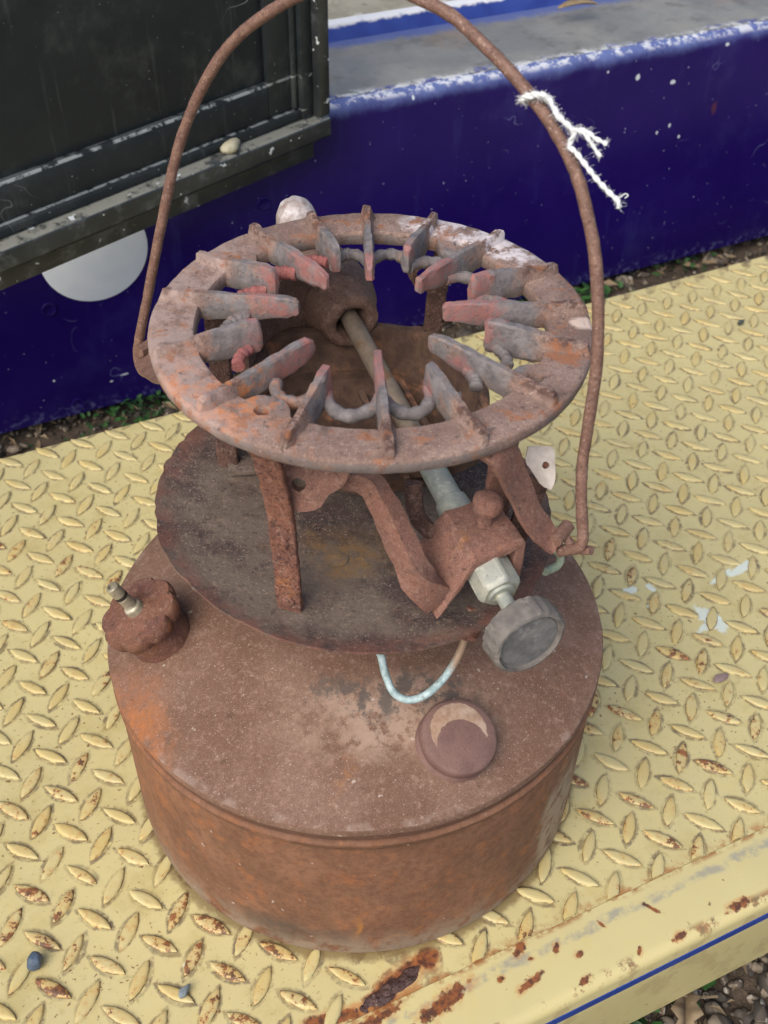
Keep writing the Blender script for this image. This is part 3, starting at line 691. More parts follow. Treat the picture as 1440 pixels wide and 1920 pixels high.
def weeds(n, x0, x1, y0, y1, h, clumps):
    m = MB()
    cs = [(random.uniform(x0, x1), random.uniform(y0, y1), random.uniform(.5, 1)) for _ in range(clumps)]
    for k in range(n):
        cx, cy, cs_ = random.choice(cs); x = random.gauss(cx, .02); y = random.gauss(cy, .012)
        if not y0 <= y <= y1: continue
        L = random.uniform(.007, .017)*cs_; wd = L*random.uniform(.5, .8); a = random.random()*6.28; til = random.uniform(-.5, .7)
        R = Matrix.Rotation(a, 3, 'Z') @ Matrix.Rotation(til, 3, 'Y'); P = world_en(x, y, GZ+.002+random.random()*h*cs_)
        o = [Vector((0, 0, 0)), Vector((L*.35, wd*.5, L*.08)), Vector((L*.8, wd*.42, 0)), Vector((L, 0, -.1*L)), Vector((L*.8, -wd*.42, 0)), Vector((L*.35, -wd*.5, L*.08)), Vector((L*.5, 0, -.05*L))]
        m.add([P + R @ v for v in o], [(0, 6, 1), (1, 6, 2), (2, 6, 3), (3, 6, 4), (4, 6, 5), (5, 6, 0)])
    return m
wm = weeds(1500, -.30, .45, .385, .545, .035, 26); w2 = weeds(700, .45, .95, .40, .56, .022, 16); w3 = weeds(60, .10, .16, -.20, -.15, .012, 3)
for q in (w2, w3): wm.add(q.v, q.f)
tag(wm.build('ground_weeds', GREEN, None, smooth=60), kind='stuff')
def litter(n, x0, x1, y0, y1):
    m = MB()
    for k in range(n):
        P = world_en(random.uniform(x0, x1), random.uniform(y0, y1), GZ+random.uniform(.004, .014)); L = random.uniform(.006, .022); wd = L*random.uniform(.1, .5)
        R = Matrix.Rotation(random.random()*6.28, 3, 'Z') @ Matrix.Rotation(random.uniform(-.5, .5), 3, 'X')
        m.add([P + R @ Vector(v) for v in ((-L/2, 0, 0), (0, wd/2, .003), (L/2, 0, 0), (0, -wd/2, .002))], [(0, 1, 2), (0, 2, 3)])
    return m
lm_ = litter(500, -.3, .95, .37, .56); l2 = litter(420, 0, .4, -.32, -.12); lm_.add(l2.v, l2.f)
tag(lm_.build('leaf_litter', DEAD, None, smooth=0), kind='stuff')
for px, py, L, Wd_, rot, lb in ((1285, 1895, .030, .016, 1.35, 'lobed grey brown dead leaf on the gravel in front of the deck'), (1340, 1720, .02, .008, 1.2, None)):
    if lb: P = at(px, py, GZ+.012); leaf('dead_leaf', P, L, Wd_, rot, DEAD, None, .3, 1, lb, 'leaf')
b = MB(); a = at(1200, 1868, GZ+.012); c = at(1345, 1868, GZ+.012)
b.tube(catmull([a, a.lerp(c, .35)+Vector((0, .001, .002)), a.lerp(c, .7)+Vector((0, -.001, .001)), c]), .0009, 6); tag(b.build('twig', TWIGM), 'thin pale twig lying on the gravel in front of the deck', 'twig')

# ------------------------------------------------------------------ small things on the deck
def chip(name, px, py, size, mat, rot, lab, cat, h=.4):
    P = at(px, py, .0015); m = MB(); n = 7; rng = random.Random(px)
    rs = [rng.uniform(.75, 1.15) for _ in range(n)]
    m.loft([[Vector((size[0]/2*rs[i]*q*math.cos(2*PI*i/n)+sh*size[0], size[1]/2*rs[i]*q*math.sin(2*PI*i/n), size[2]*z)) for i in range(n)] for q, z, sh in ((.85, 0, 0), (1, .35, .02), (.92, .75, .05), (.55, 1, .08))])
    o = m.build(name, mat, None, smooth=20, bevel=size[2]*.06, bseg=1); o.location = (P.x, P.y, .0012); o.rotation_euler = (0, 0, rot); return tag(o, lab, cat)
chip('stone_chip', 66, 1808, (.0115, .0085, .008), SLATE, 1.2, 'blue grey stone chip lying on the yellow deck left of the stove', 'stone')
chip('stone_flake', 345, 1862, (.0095, .0045, .004), SLATE2, .9, 'pale grey stone flake lying on a lug in front of the stove', 'stone')
chip('bark_chip', 1350, 1272, (.0145, .007, .002), BARK, .45, 'flat mauve bark chip lying on the yellow deck right of the stove', 'bark')
chip('dark_seed', 1388, 607, (.0085, .0045, .004), SEEDM, .4, 'dark oval seed lying on the far part of the deck', 'seed')

# ================================================================== THE STOVE
ST = empty('portable_stove', (0, 0, 0)); tag(ST, 'rusty antique portable burner stove with round spiked grate, wire bail handle and drum tank', 'stove')
# tank
prof = [(.0, .0025), (.118, .0025), (.1245, .0008), (.1275, .0022), (.1287, .0075), (.1292, .02), (.1297, .05), (.1301, .085), (.1303, .104), (.1300, .1062), (.1304, .1090), (.1318, .1106), (.1320, .1130), (.1308, .1146), (.1302, .1152), (.1304, .1200), (.1318, .1212), (.1321, .1246), (.1317, .1258), (.1308, .1263), (.1280, .1272), (.119, .1310), (.105, .1372), (.085, .1452), (.06, .1530), (.045, .1570), (.036, .160), (.033, .166)]
b = MB(); b.lathe(prof, 128, cap0=True, cap1=True)
tank = b.build('tank', RUST_TANK, ST, smooth=38, rough=.00035, rscale=55)
b = MB(); b.lathe([(.0325, .160), (.031, .170), (.031, .188), (.038, .196), (.052, .1985)], 48); b.build('neck', RUST_DARK, ST, rough=.0004)
# drip pan: ragged shallow dish, tipped to the right
def pz(x, y): return .2065 - .083*x
b = MB(); NR, NT = 16, 160; rings = []
def edge_r(t):
    p = Vector((math.cos(t)*3, math.sin(t)*3, 1.7)); q = p*9
    return .0968 + .0012*mnoise.noise(p) + .0009*mnoise.noise(q*.6) + .0008*mnoise.noise(q*2.2)
def dish(r): return .0008 - .0062*(1-min(1, (r/.0968))**2) + (.0022*max(0, (r-.080)/.0168)**2)
def panpt(r, t, dz):
    R = edge_r(t); rr = r*R; x, y = rr*math.cos(t), rr*math.sin(t)
    return Vector((x, y, pz(x, y)+dish(rr)+dz+.0009*mnoise.noise(Vector((x*28, y*28, 2)))+.0003*mnoise.noise(Vector((x*120, y*120, 9)))))
top = [[panpt(k/NR, 2*PI*i/NT, 0) for i in range(NT)] for k in range(2, NR+1)]
bot = [[panpt(k/NR, 2*PI*i/NT, -.0016) for i in range(NT)] for k in range(NR, 1, -1)]
b.loft(top+bot); b.build('drip_pan', RUST_PAN, ST, smooth=40)
P = at(633, 1042, .2045-.083*at(633, 1042, .204).x)
b = MB(); b.lathe([(.0052, -.001), (.005, .0006), (.003, .0010)], 18, P+Vector((0, 0, -.0028))); b.build('rivet', RUST_PAN, ST)

# grate ring ------------------------------------------------------------
GT, GB = .3145, .3075
holes = [(-124.3, .0775), (55.7, .0775), (-34.1, .0785), (141, .0800)]
def r_in(t):
    r = .0752
    for ha, hr in holes:
        d = (t-math.radians(ha)+PI) % (2*PI)-PI
        c = math.cos(d)*hr; s = math.sin(d)*hr
        if abs(s) < .0105 and math.cos(d) > 0:
            r = min(r, c-math.sqrt(max(0, .0110**2-s*s)))
    return r
b = MB(); NT = 256; T = [2*PI*i/NT for i in range(NT)]
def gp(r, t, z): return Vector((GC.x+r*math.cos(t), GC.y+r*math.sin(t), z))
rings = []
for (kind, dr, z) in (('i', .0006, GB), ('i', 0, GB+.0012), ('i', 0, GT-.0012), ('i', .0008, GT-.0001), ('m', 0, GT+.0004), ('o', -.0022, GT), ('o', -.0006, GT-.0007), ('o', 0, GT-.0020), ('o', -.0004, GB+.001), ('o', -.0012, GB), ('m', 0, GB)):
    rings.append([gp({'i': r_in(t)+dr, 'o': .0952+dr, 'm': .5*(r_in(t)+.0952)}[kind], t, z) for t in T])
rings.append(rings[0]); b.loft(rings, False, False)
bmw = MB(); bmw.v = b.v[:-NT]; n0 = len(bmw.v); bmw.f = [tuple(i if i < n0 else i-n0 for i in f) for f in b.f]
grate = bmw.build('grate', RUST_GRATE, ST, smooth=45)
cut = MB()
for ha, hr in holes: cut.lathe([(.0030, GB-.004), (.0030, GT-.0016), (.0044, GT+.003)], 20, gp(hr, math.radians(ha), 0))
co = cut.build('cutter', None); md = grate.modifiers.new('holes', 'BOOLEAN'); md.object = co; md.operation = 'DIFFERENCE'; md.solver = 'EXACT'
dg = bpy.context.evaluated_depsgraph_get(); me = bpy.data.meshes.new_from_object(grate.evaluated_get(dg)); grate.modifiers.clear(); grate.data = me; bpy.data.objects.remove(co)
bm = bmesh.new(); bm.from_mesh(me); bm.normal_update()
dv = [v.normal*(.00035*mnoise.noise(v.co*130)+.0002*mnoise.noise(v.co*400)) for v in bm.verts]
for v, d in zip(bm.verts, dv): v.co += d
bm.to_mesh(me); bm.free()
for p in me.polygons: p.use_smooth = True
me.set_sharp_from_angle(angle=math.radians(45))
for ha, hr in holes[:1]+holes[2:]:
    b = MB(); b.lathe([(.0028, GB-.001), (.0028, GT-.0030), (.0018, GT-.0026)], 14, gp(hr, math.radians(ha), 0)); b.build('screw', RUST_LEG, grate, rough=.0003, rscale=300)
# sixteen fins, long and short in turn
FA = [90, 69.5, 47.5, 24.5, 3.0, -16.5, -40.5, -64, -87, -112, -137, -164, 169.5, 147.5, 126.5, 107.5]
def fin(k, deg):
    rnd = random.Random(k*13+5); t = math.radians(deg); lng = k % 2 == 0; tip = (.0315 if lng else .0485)+rnd.uniform(-.001, .001)
    if k == 10: tip = .034
    u = Vector((math.cos(t), math.sin(t), 0)); s = Vector((-u.y, u.x, 0))
    if lng: S = [(.0940, .3148, .3128, .0012, .0018), (.0926, .3192, .311, .0016, .0026), (.0900, .3203, .310, .0016, .0032), (.084, .3196, .3095, .0015, .0034), (.078, .3196, .3082, .0015, .0034), (.072, .3200, .3076, .0015, .0028), (.060, .3210, .3086, .0016, .0025), (.046, .3217, .3104, .0017, .0023), (.037, .3216, .3122, .0016, .0021), (tip+.0012, .3206, .3132, .0014, .0018), (tip, .3194, .3142, .0009, .0012)]
    else: S = [(.0940, .3148, .3128, .0012, .0018), (.0926, .3186, .311, .0016, .0026), (.0900, .3194, .310, .0016, .0034), (.084, .3192, .3095, .0015, .0037), (.078, .3199, .3080, .0015, .0036), (.071, .3210, .3074, .0016, .0030), (.063, .3225, .3078, .0018, .0027), (.056, .3236, .3082, .0019, .0026), (tip+.0016, .3234, .3090, .0017, .0023), (tip, .3215, .3105, .0010, .0014)]
    rings = []
    for (r, zt, zb, wt, wb) in S:
        c = Vector((GC.x, GC.y, 0))+u*r; h = zt-zb; wb *= 1.02+.1*rnd.uniform(-1, 1)
        sec = [(-wb*.7, 0), (-wb*.95, .15), (-wb*.85, .5), (-wt*1.1, .93), (-wt*.8, 1), (wt*.8, 1), (wt*1.1, .93), (wb*.85, .5), (wb*.95, .15), (wb*.7, 0)]
        rings.append([c + s*q + Vector((0, 0, zb+f*h)) for q, f in sec])
    fine = []
    for a, c in zip(rings[:-1], rings[1:]):
        for q in range(3): fine.append([x.lerp(y, q/3) for x, y in zip(a, c)])
    fine.append(rings[-1])
    m = MB(); m.loft(fine); m.build('fin', RUST_GRATE, grate, smooth=32, rough=.0009, rscale=170, seed=k)
for k, d in enumerate(FA): fin(k, d)
# scalloped rod between the fins (some lengths burnt through)
def rod_piece(a0, a1, f0=0., f1=1., rad=.0028, name='rod', mat=RUST_GRATE, z=.3112):
    if a1 < a0-180: a1 += 360
    P = []
    for i in range(15):
        f = f0+(f1-f0)*i/14; t = math.radians(a0+(a1-a0)*f); r = .0512+.0116*math.sin(PI*f)**.75
        P.append(gp(r, t, z-.0012*math.sin(PI*f)))
    m = MB(); m.tube(P, [rad*(1+.12*math.sin(i*1.9)) for i in range(15)], 10); m.build(name, mat, grate, smooth=70, rough=.0004, rscale=260, seed=a0)
full = [(9, 8), (8, 7), (1, 0), (2, 1), (3, 2), (0, 15), (4, 3), (5, 4)]
for i, j in full: rod_piece(FA[j], FA[i]) if FA[j] < FA[i] else rod_piece(FA[i], FA[j])
rod_piece(FA[10], FA[9], .12, 1); rod_piece(FA[7], FA[6], 0, .34); rod_piece(FA[7], FA[6], .72, 1); rod_piece(FA[6], FA[5], .55, 1, .0024)
rod_piece(FA[15], FA[14], .1, .55, .0026, 'rod', RUST_LUMP)
rod_piece(FA[14], FA[13], .05, .55, .0032, 'crust', RUST_LUMP); rod_piece(FA[13], FA[12], .05, .5, .0030, 'crust', RUST_LUMP); rod_piece(FA[12], 196, .05, .42, .0028, 'crust', RUST_GRATE)
rod_piece(196, 223, .05, .40, .0026, 'crust', RUST_LUMP); rod_piece(FA[5]-1, FA[4], .1, .9, .0030, 'crust', RUST_LUMP); rod_piece(FA[4], FA[3], .15, .8, .0028, 'crust', RUST_LUMP)

# legs --------------------------------------------------------------------
def leg(foot, topp, mid, face, wdt=.0116, th=.0034, riv=True, mat=RUST_LEG):
    f = Vector(face).normalized(); wv = Vector((-f.y, f.x, 0)); foot, topp, mid = Vector(foot), Vector(topp), Vector(mid)
    pts = []
    for i in range(9): pts.append(foot.lerp(mid, i/8))
    for i in range(1, 7):
        t = i/6; pts.append(mid.lerp(topp, t) - f*.0012*math.sin(PI*t))
    m = MB(); rings = []
    for p in pts:
        rr = []
        for a, c in ((-1, -1), (-.33, -1), (.33, -1), (1, -1), (1, 1), (.33, 1), (-.33, 1), (-1, 1)): rr.append(p + wv*a*wdt/2 + f*c*th/2)
        rings.append(rr)
    m.loft(rings); o = m.build('leg', mat, ST, smooth=50, bevel=.0007, bseg=1, subd=1, rough=.0008, rscale=240, seed=foot.x*100)
    if riv:
        for q in (.18, .78):
            c = foot.lerp(mid, q)+f*th/2; r = MB(); r.lathe([(.0030, -.0005), (.0029, .0008), (.0021, .0017), (.0008, .0020)], 16, c, f); r.build('rivet', mat, o, rough=.0003, rscale=300)
    return o
leg((-.0300, -.0690, .2035), (-.0368, -.0765, .3075), (-.0315, -.0690, .262), (-.25, -.97, 0))
leg((-.0640, .0270, .2085), (-.0640, .0330, .3075), (-.0640, .0290, .26), (-.30, -.95, 0), .011, riv=False, mat=RUST_DARK)
leg((.0400, .0760, .2000), (.0440, .0720, .3075), (.0405, .0765, .265), (.2, -.98, 0), .0095, riv=False, mat=RUST_DARK)
leg((.0640, -.0300, .1990), (.0665, -.0420, .3075), (.0640, -.0340, .26), (.35, -.93, 0), .013, riv=False, mat=RUST_ARM)
b = MB(); P = Vector((-.055, .026, .211))
b.box(P, (.018, .012, .004), .1); b.build('foot_pad', RUST_PAN, ST, bevel=.001, rough=.0006)

# burner bowl: thick cast wall, high at the back and the right
BC = Vector((.007, .018, 0))
def lerp_tab(tab, d):
    d = (d+180) % 360-180
    for (a, x), (c, y) in zip(tab[:-1], tab[1:]):
        if a <= d <= c: q = (d-a)/(c-a); q = q*q*(3-2*q); return x+(y-x)*q
    return tab[-1][1]
RT = [(-180, .056), (-120, .036), (-60, .036), (-15, .056), (20, .060), (45, .063), (70, .070), (100, .072), (125, .079), (150, .068), (180, .056)]
ZT = [(-180, .246), (-150, .246), (-120, .246), (-60, .246), (-25, .248), (10, .256), (55, .260), (75, .256), (112, .254), (130, .256), (155, .260), (180, .246)]
m = MB(); NTB = 96; rings = []
for (fr, which) in ((.20, 'f0'), (.50, 'f0'), (.66, 'f'), (.80, 'f2'), (.88, 'w1'), (.90, 'w2'), (.91, 'r0'), (.955, 'r1'), (.99, 'r0'), (1.0, 'w2'), (1.0, 'w1'), (.98, 'b'), (.7, 'b'), (.55, 'b0'), (.2, 'b0')):
    rr = []
    for i in range(NTB):
        d = 360*i/NTB; t = math.radians(d); R = lerp_tab(RT, d); zt = lerp_tab(ZT, d)
        z = {'f0': .2190, 'b0': .2140, 'f': .2250, 'f2': .2330, 'w1': .2400, 'w2': zt-.003, 'r0': zt-.0008, 'r1': zt, 'b': .2340}[which]
        rr.append(BC + Vector((R*fr*math.cos(t), R*fr*math.sin(t), z)))
    rings.append(rr)
m.loft(rings); m.build('burner_bowl', GROOVED, ST, smooth=45, rough=.0009, rscale=110)
# needle shaft axis
MO = at(660, 604, .2610); KN = at(984, 1192, .2265); SD = (KN-MO).normalized(); SLEN = (KN-MO).length
SX = SD.cross(Vector((0, 0, 1))).normalized(); SZ = SX.cross(SD)
def on_ax(px, py):   # distance along the shaft whose image lies nearest the pixel
    best = None
    for i in range(600):
        t = -.15+.45*i/600; P = MO+SD*t; d = P-CAM; z = d.dot(fw); e = ((720+FPX*d.dot(RIGHT)/z-px)**2+(960-FPX*d.dot(UP)/z-py)**2)
        if best is None or e < best[0]: best = (e, t)
    return best[1]
BD = Vector((SD.x, SD.y, .03)).normalized()
# barrel (mixing tube) behind the mouth, tapering back to its whitened end
m = MB(); m.lathe([(.0074, -.016), (.0077, -.001), (.0090, .0010), (.0116, .0018), (.0140, .0008), (.0151, -.0018), (.0153, -.0060), (.0166, -.0100), (.0196, -.0160), (.0218, -.0260), (.0216, -.0400), (.0190, -.055), (.0150, -.066), (.0112, -.078)], 40, MO, BD, cap0=False)
bar = m.build('burner_barrel', RUST_WALL, ST, smooth=50, rough=.0013, rscale=150)
m = MB(); m.lathe([(.0010, 0), (.0076, .0002)], 24, MO-BD*.014, BD, cap0=True, cap1=False); m.build('bore', DARKHOLE, bar)
m = MB(); P = at(556, 412, .272); m.lathe([(.0095, -.010), (.0115, -.004), (.0115, .003), (.0095, .0085), (.0055, .0120), (.0015, .0135)], 28, P, (.0, -.25, 1)); m.build('end_cap', WHITE_CAP, bar, smooth=60, rough=.0008, rscale=150)
# curved shield piece left of the barrel
m = MB(); cc = [(-.050, .030), (-.0495, .046), (-.0465, .062), (-.040, .076), (-.031, .086), (-.020, .092)]
fan = catmull([Vector((x, y, 0)) for x, y in cc], 5)
m.loft([[Vector((p.x, p.y, .214)), Vector((p.x*1.0, p.y, .284)), Vector((p.x-.0045, p.y+.002, .285)), Vector((p.x-.0045, p.y+.002, .214))] for p in fan]); m.build('burner_wall', RUST_WALL, ST, smooth=40, subd=2, rough=.0009, rscale=130)
# trough of layered scale under the needle
m = MB(); rings = []
for i in range(14):
    t = .040+.060*i/13; P = MO+SD*t-SZ*.006; rr = []
    for k in range(9):
        a = PI*(1.02+.96*k/8); rr.append(P + SX*.0125*math.cos(a) + SZ*.0105*math.sin(a))
    for k in range(8, -1, -1):
        a = PI*(1.02+.96*k/8); rr.append(P + SX*.0095*math.cos(a) + SZ*.0075*math.sin(a))
    rings.append(rr)
m.loft(rings); m.build('needle_trough', GROOVED, ST, smooth=40, rough=.0007, rscale=150)
for q in (.9, .35):
    pass
# shaft pieces
def axis_lathe(name, prof, mat, seg=28, smooth=35, parent=ST, rough=0, rf=None):
    m = MB(); m.lathe(prof, seg, MO, SD, rf=rf); return m.build(name, mat, parent, smooth=smooth, rough=rough, rscale=200)
tA, tB, tC, tD, tE, tF = on_ax(800, 890), on_ax(835, 945), on_ax(885, 1010), on_ax(909, 1056), on_ax(944, 1113), on_ax(972, 1160)
axis_lathe('needle_rod', [(.0046, -.011), (.0050, .010), (.0052, tA)], STEEL_ROD, rough=.0001)
axis_lathe('valve_pipe', [(.0050, tA-.004), (.0060, tA-.002), (.0062, tB), (.0074, tB+.001), (.0077, tB+.004), (.0074, tC), (.0076, tC+.004), (.0076, tD)], ZINC, rough=.00015)
HX = lambda t, k: 1.0/math.cos(((t+.2) % (PI/3))-PI/6)*.96
axis_lathe('hex_fitting', [(.0076, tD-.0005), (.0090, tD+.0003), (.0093, tD+.0015), (.0093, tE-.003), (.0088, tE-.0015), (.0078, tE-.0004)], ZINC_PALE, 48, 25, rf=HX)
axis_lathe('valve_stem', [(.0062, tE-.0004), (.0060, tE+.0010), (.0034, tE+.0012), (.0034, SLEN-.005)], ZINC, 20)
KR = .0172
kn = lambda t, k: 1+.016*math.sin(t*22)*(1 if 1 <= k <= 4 else 0)
m = MB(); kp = [(.0040, -.0070), (KR*.90, -.0066), (KR*.985, -.0055), (KR, -.0030), (KR*.985, .0035), (KR*.93, .0050), (KR*.86, .0053), (KR*.845, .0038), (KR*.80, .0032), (.004, .0030)]
KDIR = (SD + Vector((.05, -.02, .20))).normalized()
m.lathe(kp, 84, KN, KDIR, rf=kn); kb = m.build('valve_knob', KNOBM, ST, smooth=30, rough=.0006, rscale=190)
m = MB(); m.lathe([(KR*.80, .0030), (KR*.78, .0036), (.002, .0038)], 48, KN, KDIR, cap0=False); m.build('knob_face', KNOBF, kb, smooth=40, rough=.0002, rscale=150)

# saddle bracket: splayed arch over the shaft, with arm and lug plate ------
hd = Vector((SD.x, SD.y, 0)).normalized(); hx = Vector((-hd.y, hd.x, 0))
p0 = at(820, 1163, .2130)
def fp(px, py): return on_plane(px, py, p0, hd)
BL, TL, TR, BR = fp(820, 1165), fp(892, 1047), fp(988, 1017), fp(968, 1120)
iBL, iTL, iTR, iBR = fp(848, 1128), fp(899, 1062), fp(968, 1035), fp(950, 1112)
back = -hd*.030
out = [BL, TL, TR, BR]; inn = [iBL, iTL, iTR, iBR]
bo_ = [BL+back*1.0+Vector((-.004, 0, .006)), TL+back+hx*0+Vector((-.001, 0, .002)), TR+back+Vector((-.001, 0, .002)), BR+back]
bi_ = [iBL+back+Vector((-.002, 0, .006)), iTL+back, iTR+back, iBR+back]
m = MB(); m.loft([[out[i], inn[i], bi_[i], bo_[i]] for i in range(4)])
br = m.build('saddle_bracket', RUST_ARM, ST, smooth=35, bevel=.0014, bseg=2, subd=2, rough=.0007, rscale=130)
tp = (TL+TR)/2+back*.55+Vector((0, 0, .0052))
m = MB(); m.lathe([(.0033, -.009), (.0034, .0), (.0029, .0007), (.0034, .0014), (.0029, .0021), (.0034, .0028), (.0029, .0035), (.0034, .0042), (.0032, .0052), (.0062, .0056), (.0068, .0078), (.0064, .0105), (.0040, .0122), (.001, .0126)], 24, tp, (.05, -.08, 1)); m.build('set_screw', RUST_ARM, br, smooth=45, rough=.0005, rscale=200)
# arm of the bracket running back to the lug plate beside the front leg
apts = [at(640, 893, .2760), at(690, 905, .2730), at(716, 940, .2660), at(748, 1010, .2500), at(785, 1085, .2330), at(818, 1120, .2190)]
ap = catmull(apts, 6); rings = []
for i, p in enumerate(ap):
    t = (ap[min(i+1, len(ap)-1)]-ap[max(i-1, 0)]).normalized(); sidev = t.cross(Vector((0, 0, 1))).normalized(); upv = sidev.cross(t)
    q = i/(len(ap)-1); h = .0052+.0045*q; th = .0032+.0012*q
    rings.append([p-sidev*th-upv*h*.8, p-sidev*th*1.1, p-sidev*th+upv*h*.8, p+sidev*th+upv*h*.8, p+sidev*th*1.1, p+sidev*th-upv*h*.8])
m = MB(); m.loft(rings); m.build('bracket_arm', RUST_ARM, br, smooth=50, rough=.0007, rscale=130)
# second, inner arm
ip = catmull([at(775, 905, .258), at(778, 955, .247), at(795, 985, .238), at(830, 1012, .234)], 6)
m = MB(); m.tube(ip, [.0040]*len(ip), 10); m.build('inner_arm', RUST_DARK, br, rough=.0006, rscale=150)
pn = Vector((-.12, -1, .35)).normalized(); pc = at(575, 906, .2765)
ux = pn.cross(Vector((0, 0, 1))).normalized()*-1; uz = ux.cross(pn)*-1
if uz.z < 0: uz = -uz
if ux.x < 0: ux = -ux
def lug_plate(c, ux, uz, n, outl, hole, hr, th, name, mat, parent):
    m = MB(); N_ = 24; cx, cz = hole
    def outr(a):   # distance from hole centre to outline along angle a
        d = (math.cos(a), math.sin(a)); best = 1
        for i in range(len(outl)):
            (x1, z1), (x2, z2) = outl[i], outl[(i+1) % len(outl)]; ex, ez = x2-x1, z2-z1
            den = d[0]*ez-d[1]*ex
            if abs(den) < 1e-9: continue
            s = ((x1-cx)*ez-(z1-cz)*ex)/den; u = ((x1-cx)*d[1]-(z1-cz)*d[0])/den
            if s > 0 and -1e-6 <= u <= 1+1e-6: best = min(best, s)
        return best
    A = [2*PI*i/N_ for i in range(N_)]
    def P(r, a, y): return c + ux*(cx+r*math.cos(a)) + uz*(cz+r*math.sin(a)) + n*y
    rings = [[P(hr, a, -th/2) for a in A], [P(hr, a, th/2) for a in A], [P(outr(a)*.55+hr*.45, a, th/2) for a in A], [P(outr(a), a, th/2*.8) for a in A], [P(outr(a), a, -th/2) for a in A]]
    rings.append(rings[0]); m.loft(rings, False, False)
    k = MB(); k.v = m.v[:-N_]; n0 = len(k.v); k.f = [tuple(i if i < n0 else i-n0 for i in f) for f in m.f]
    return k.build(name, mat, parent, smooth=40, rough=.0006, rscale=180)
lug_plate(pc, ux, uz, pn, [(-.016, .013), (.018, .011), (.018, .002), (.010, -.003), (.006, -.010), (-.002, -.013), (-.011, -.008)], (-.003, .0), .0030, .0050, 'lug_plate', RUST_ARM, br)
m = MB(); m.lathe([(.0028, 0), (.0014, .0003)], 14, pc-ux*.003-pn*.003, pn); m.build('bolt_end', STEEL_ROD, br)
pc2 = at(795, 516, .2850)
lug_plate(pc2, ux, uz, pn, [(-.010, .003), (-.006, .007), (.010, .009), (.012, -.004), (.006, -.009), (-.004, -.006)], (-.001, .0005), .0028, .0045, 'lug_plate', RUST_DARK, ST)

# handle ears ------------------------------------------------------------
EZ = .247; EL = at(268, 660, EZ); ER = at(1062, 1025, EZ); EAX = (ER-EL).normalized(); EM = (EL+ER)/2; HB = Vector((-EAX.y, EAX.x, 0))
def ear(pts, wv, wdt, mat):
    m = MB(); pt = catmull(pts, 5); rings = []
    for i, p in enumerate(pt):
        t = (pt[min(i+1, len(pt)-1)]-pt[max(i-1, 0)]).normalized(); wd = (Vector(wv)-t*Vector(wv).dot(t)).normalized(); nn = t.cross(wd)
        ww = wdt[0]+(wdt[1]-wdt[0])*i/(len(pt)-1)
        rings.append([p-wd*ww/2-nn*.0013, p-nn*.0013, p+wd*ww/2-nn*.0013, p+wd*ww/2+nn*.0013, p+nn*.0013, p-wd*ww/2+nn*.0013])
    m.loft(rings); return m.build('ear', mat, ST, smooth=40, rough=.0007, rscale=160)
er_ = ear([at(905, 822, .3072), at(942, 850, .3030), at(968, 905, .284), at(995, 965, .266), at(1030, 1008, .251), at(1046, 1022, .2475)], (EAX.y*-1, EAX.x, .25), (.0165, .0095), RUST_ARM)
m = MB(); P = at(1053, 1000, .2510); m.tube([P+HB*.006, P-HB*.006], .0030, 12); m.tube(catmull([P+Vector((.001, .002, 0)), P+EAX*.004+Vector((0, 0, -.003)), P+EAX*.010+Vector((0, 0, -.0045)), P+EAX*.0145+Vector((0, 0, -.002))], 4), .0019, 8); m.build('pivot_loop', RUST_WIRE, er_, rough=.0004, rscale=250)
el_ = ear([at(372, 672, .3072), at(342, 690, .296), at(310, 700, .268), at(285, 688, .252), at(272, 672, .2475)], (EAX.y*-1, EAX.x, .2), (.015, .011), RUST_WIRE)
m = MB(); P = at(276, 650, .2510); m.tube([P+HB*.006, P-HB*.006], .0032, 12); m.build('pivot_loop', RUST_WIRE, el_, rough=.0004, rscale=250)
# bail handle
lean = math.radians(10); HU = Vector((0, 0, 1))*math.cos(lean)+HB*math.sin(lean)
if HB.y < 0: HB = -HB; HU = Vector((0, 0, 1))*math.cos(lean)+HB*math.sin(lean)
HNrm = EAX.cross(HU)
def hp(px, py): return on_plane(px, py, EM, HNrm)
hpts = [EL+EAX*.012+Vector((0, 0, -.004)), hp(290, 702), hp(266, 694), hp(258, 664), hp(262, 630), hp(276, 560), hp(291, 480), hp(310, 385), hp(331, 290), hp(360, 205), hp(400, 127), hp(440, 75), hp(490, 33), hp(560, -8), hp(640, -32), hp(720, -30), hp(800, 4), hp(850, 32), hp(905, 82), hp(950, 127), hp(985, 167), hp(1022, 215), hp(1054, 268), hp(1082, 330), hp(1101, 400), hp(1115, 475), hp(1121, 560), hp(1121, 640), hp(1117, 700), hp(1104, 790), hp(1092, 870), hp(1090, 940), hp(1093, 1008), hp(1086, 1026), hp(1070, 1030), hp(1048, 1034)]
hs = catmull(hpts, 8)
m = MB(); m.tube(hs, [.00245*(1+.05*mnoise.noise(p*160)) for p in hs], 14); m.build('handle', RUST_WIRE, ST, smooth=70, rough=.00018, rscale=350)

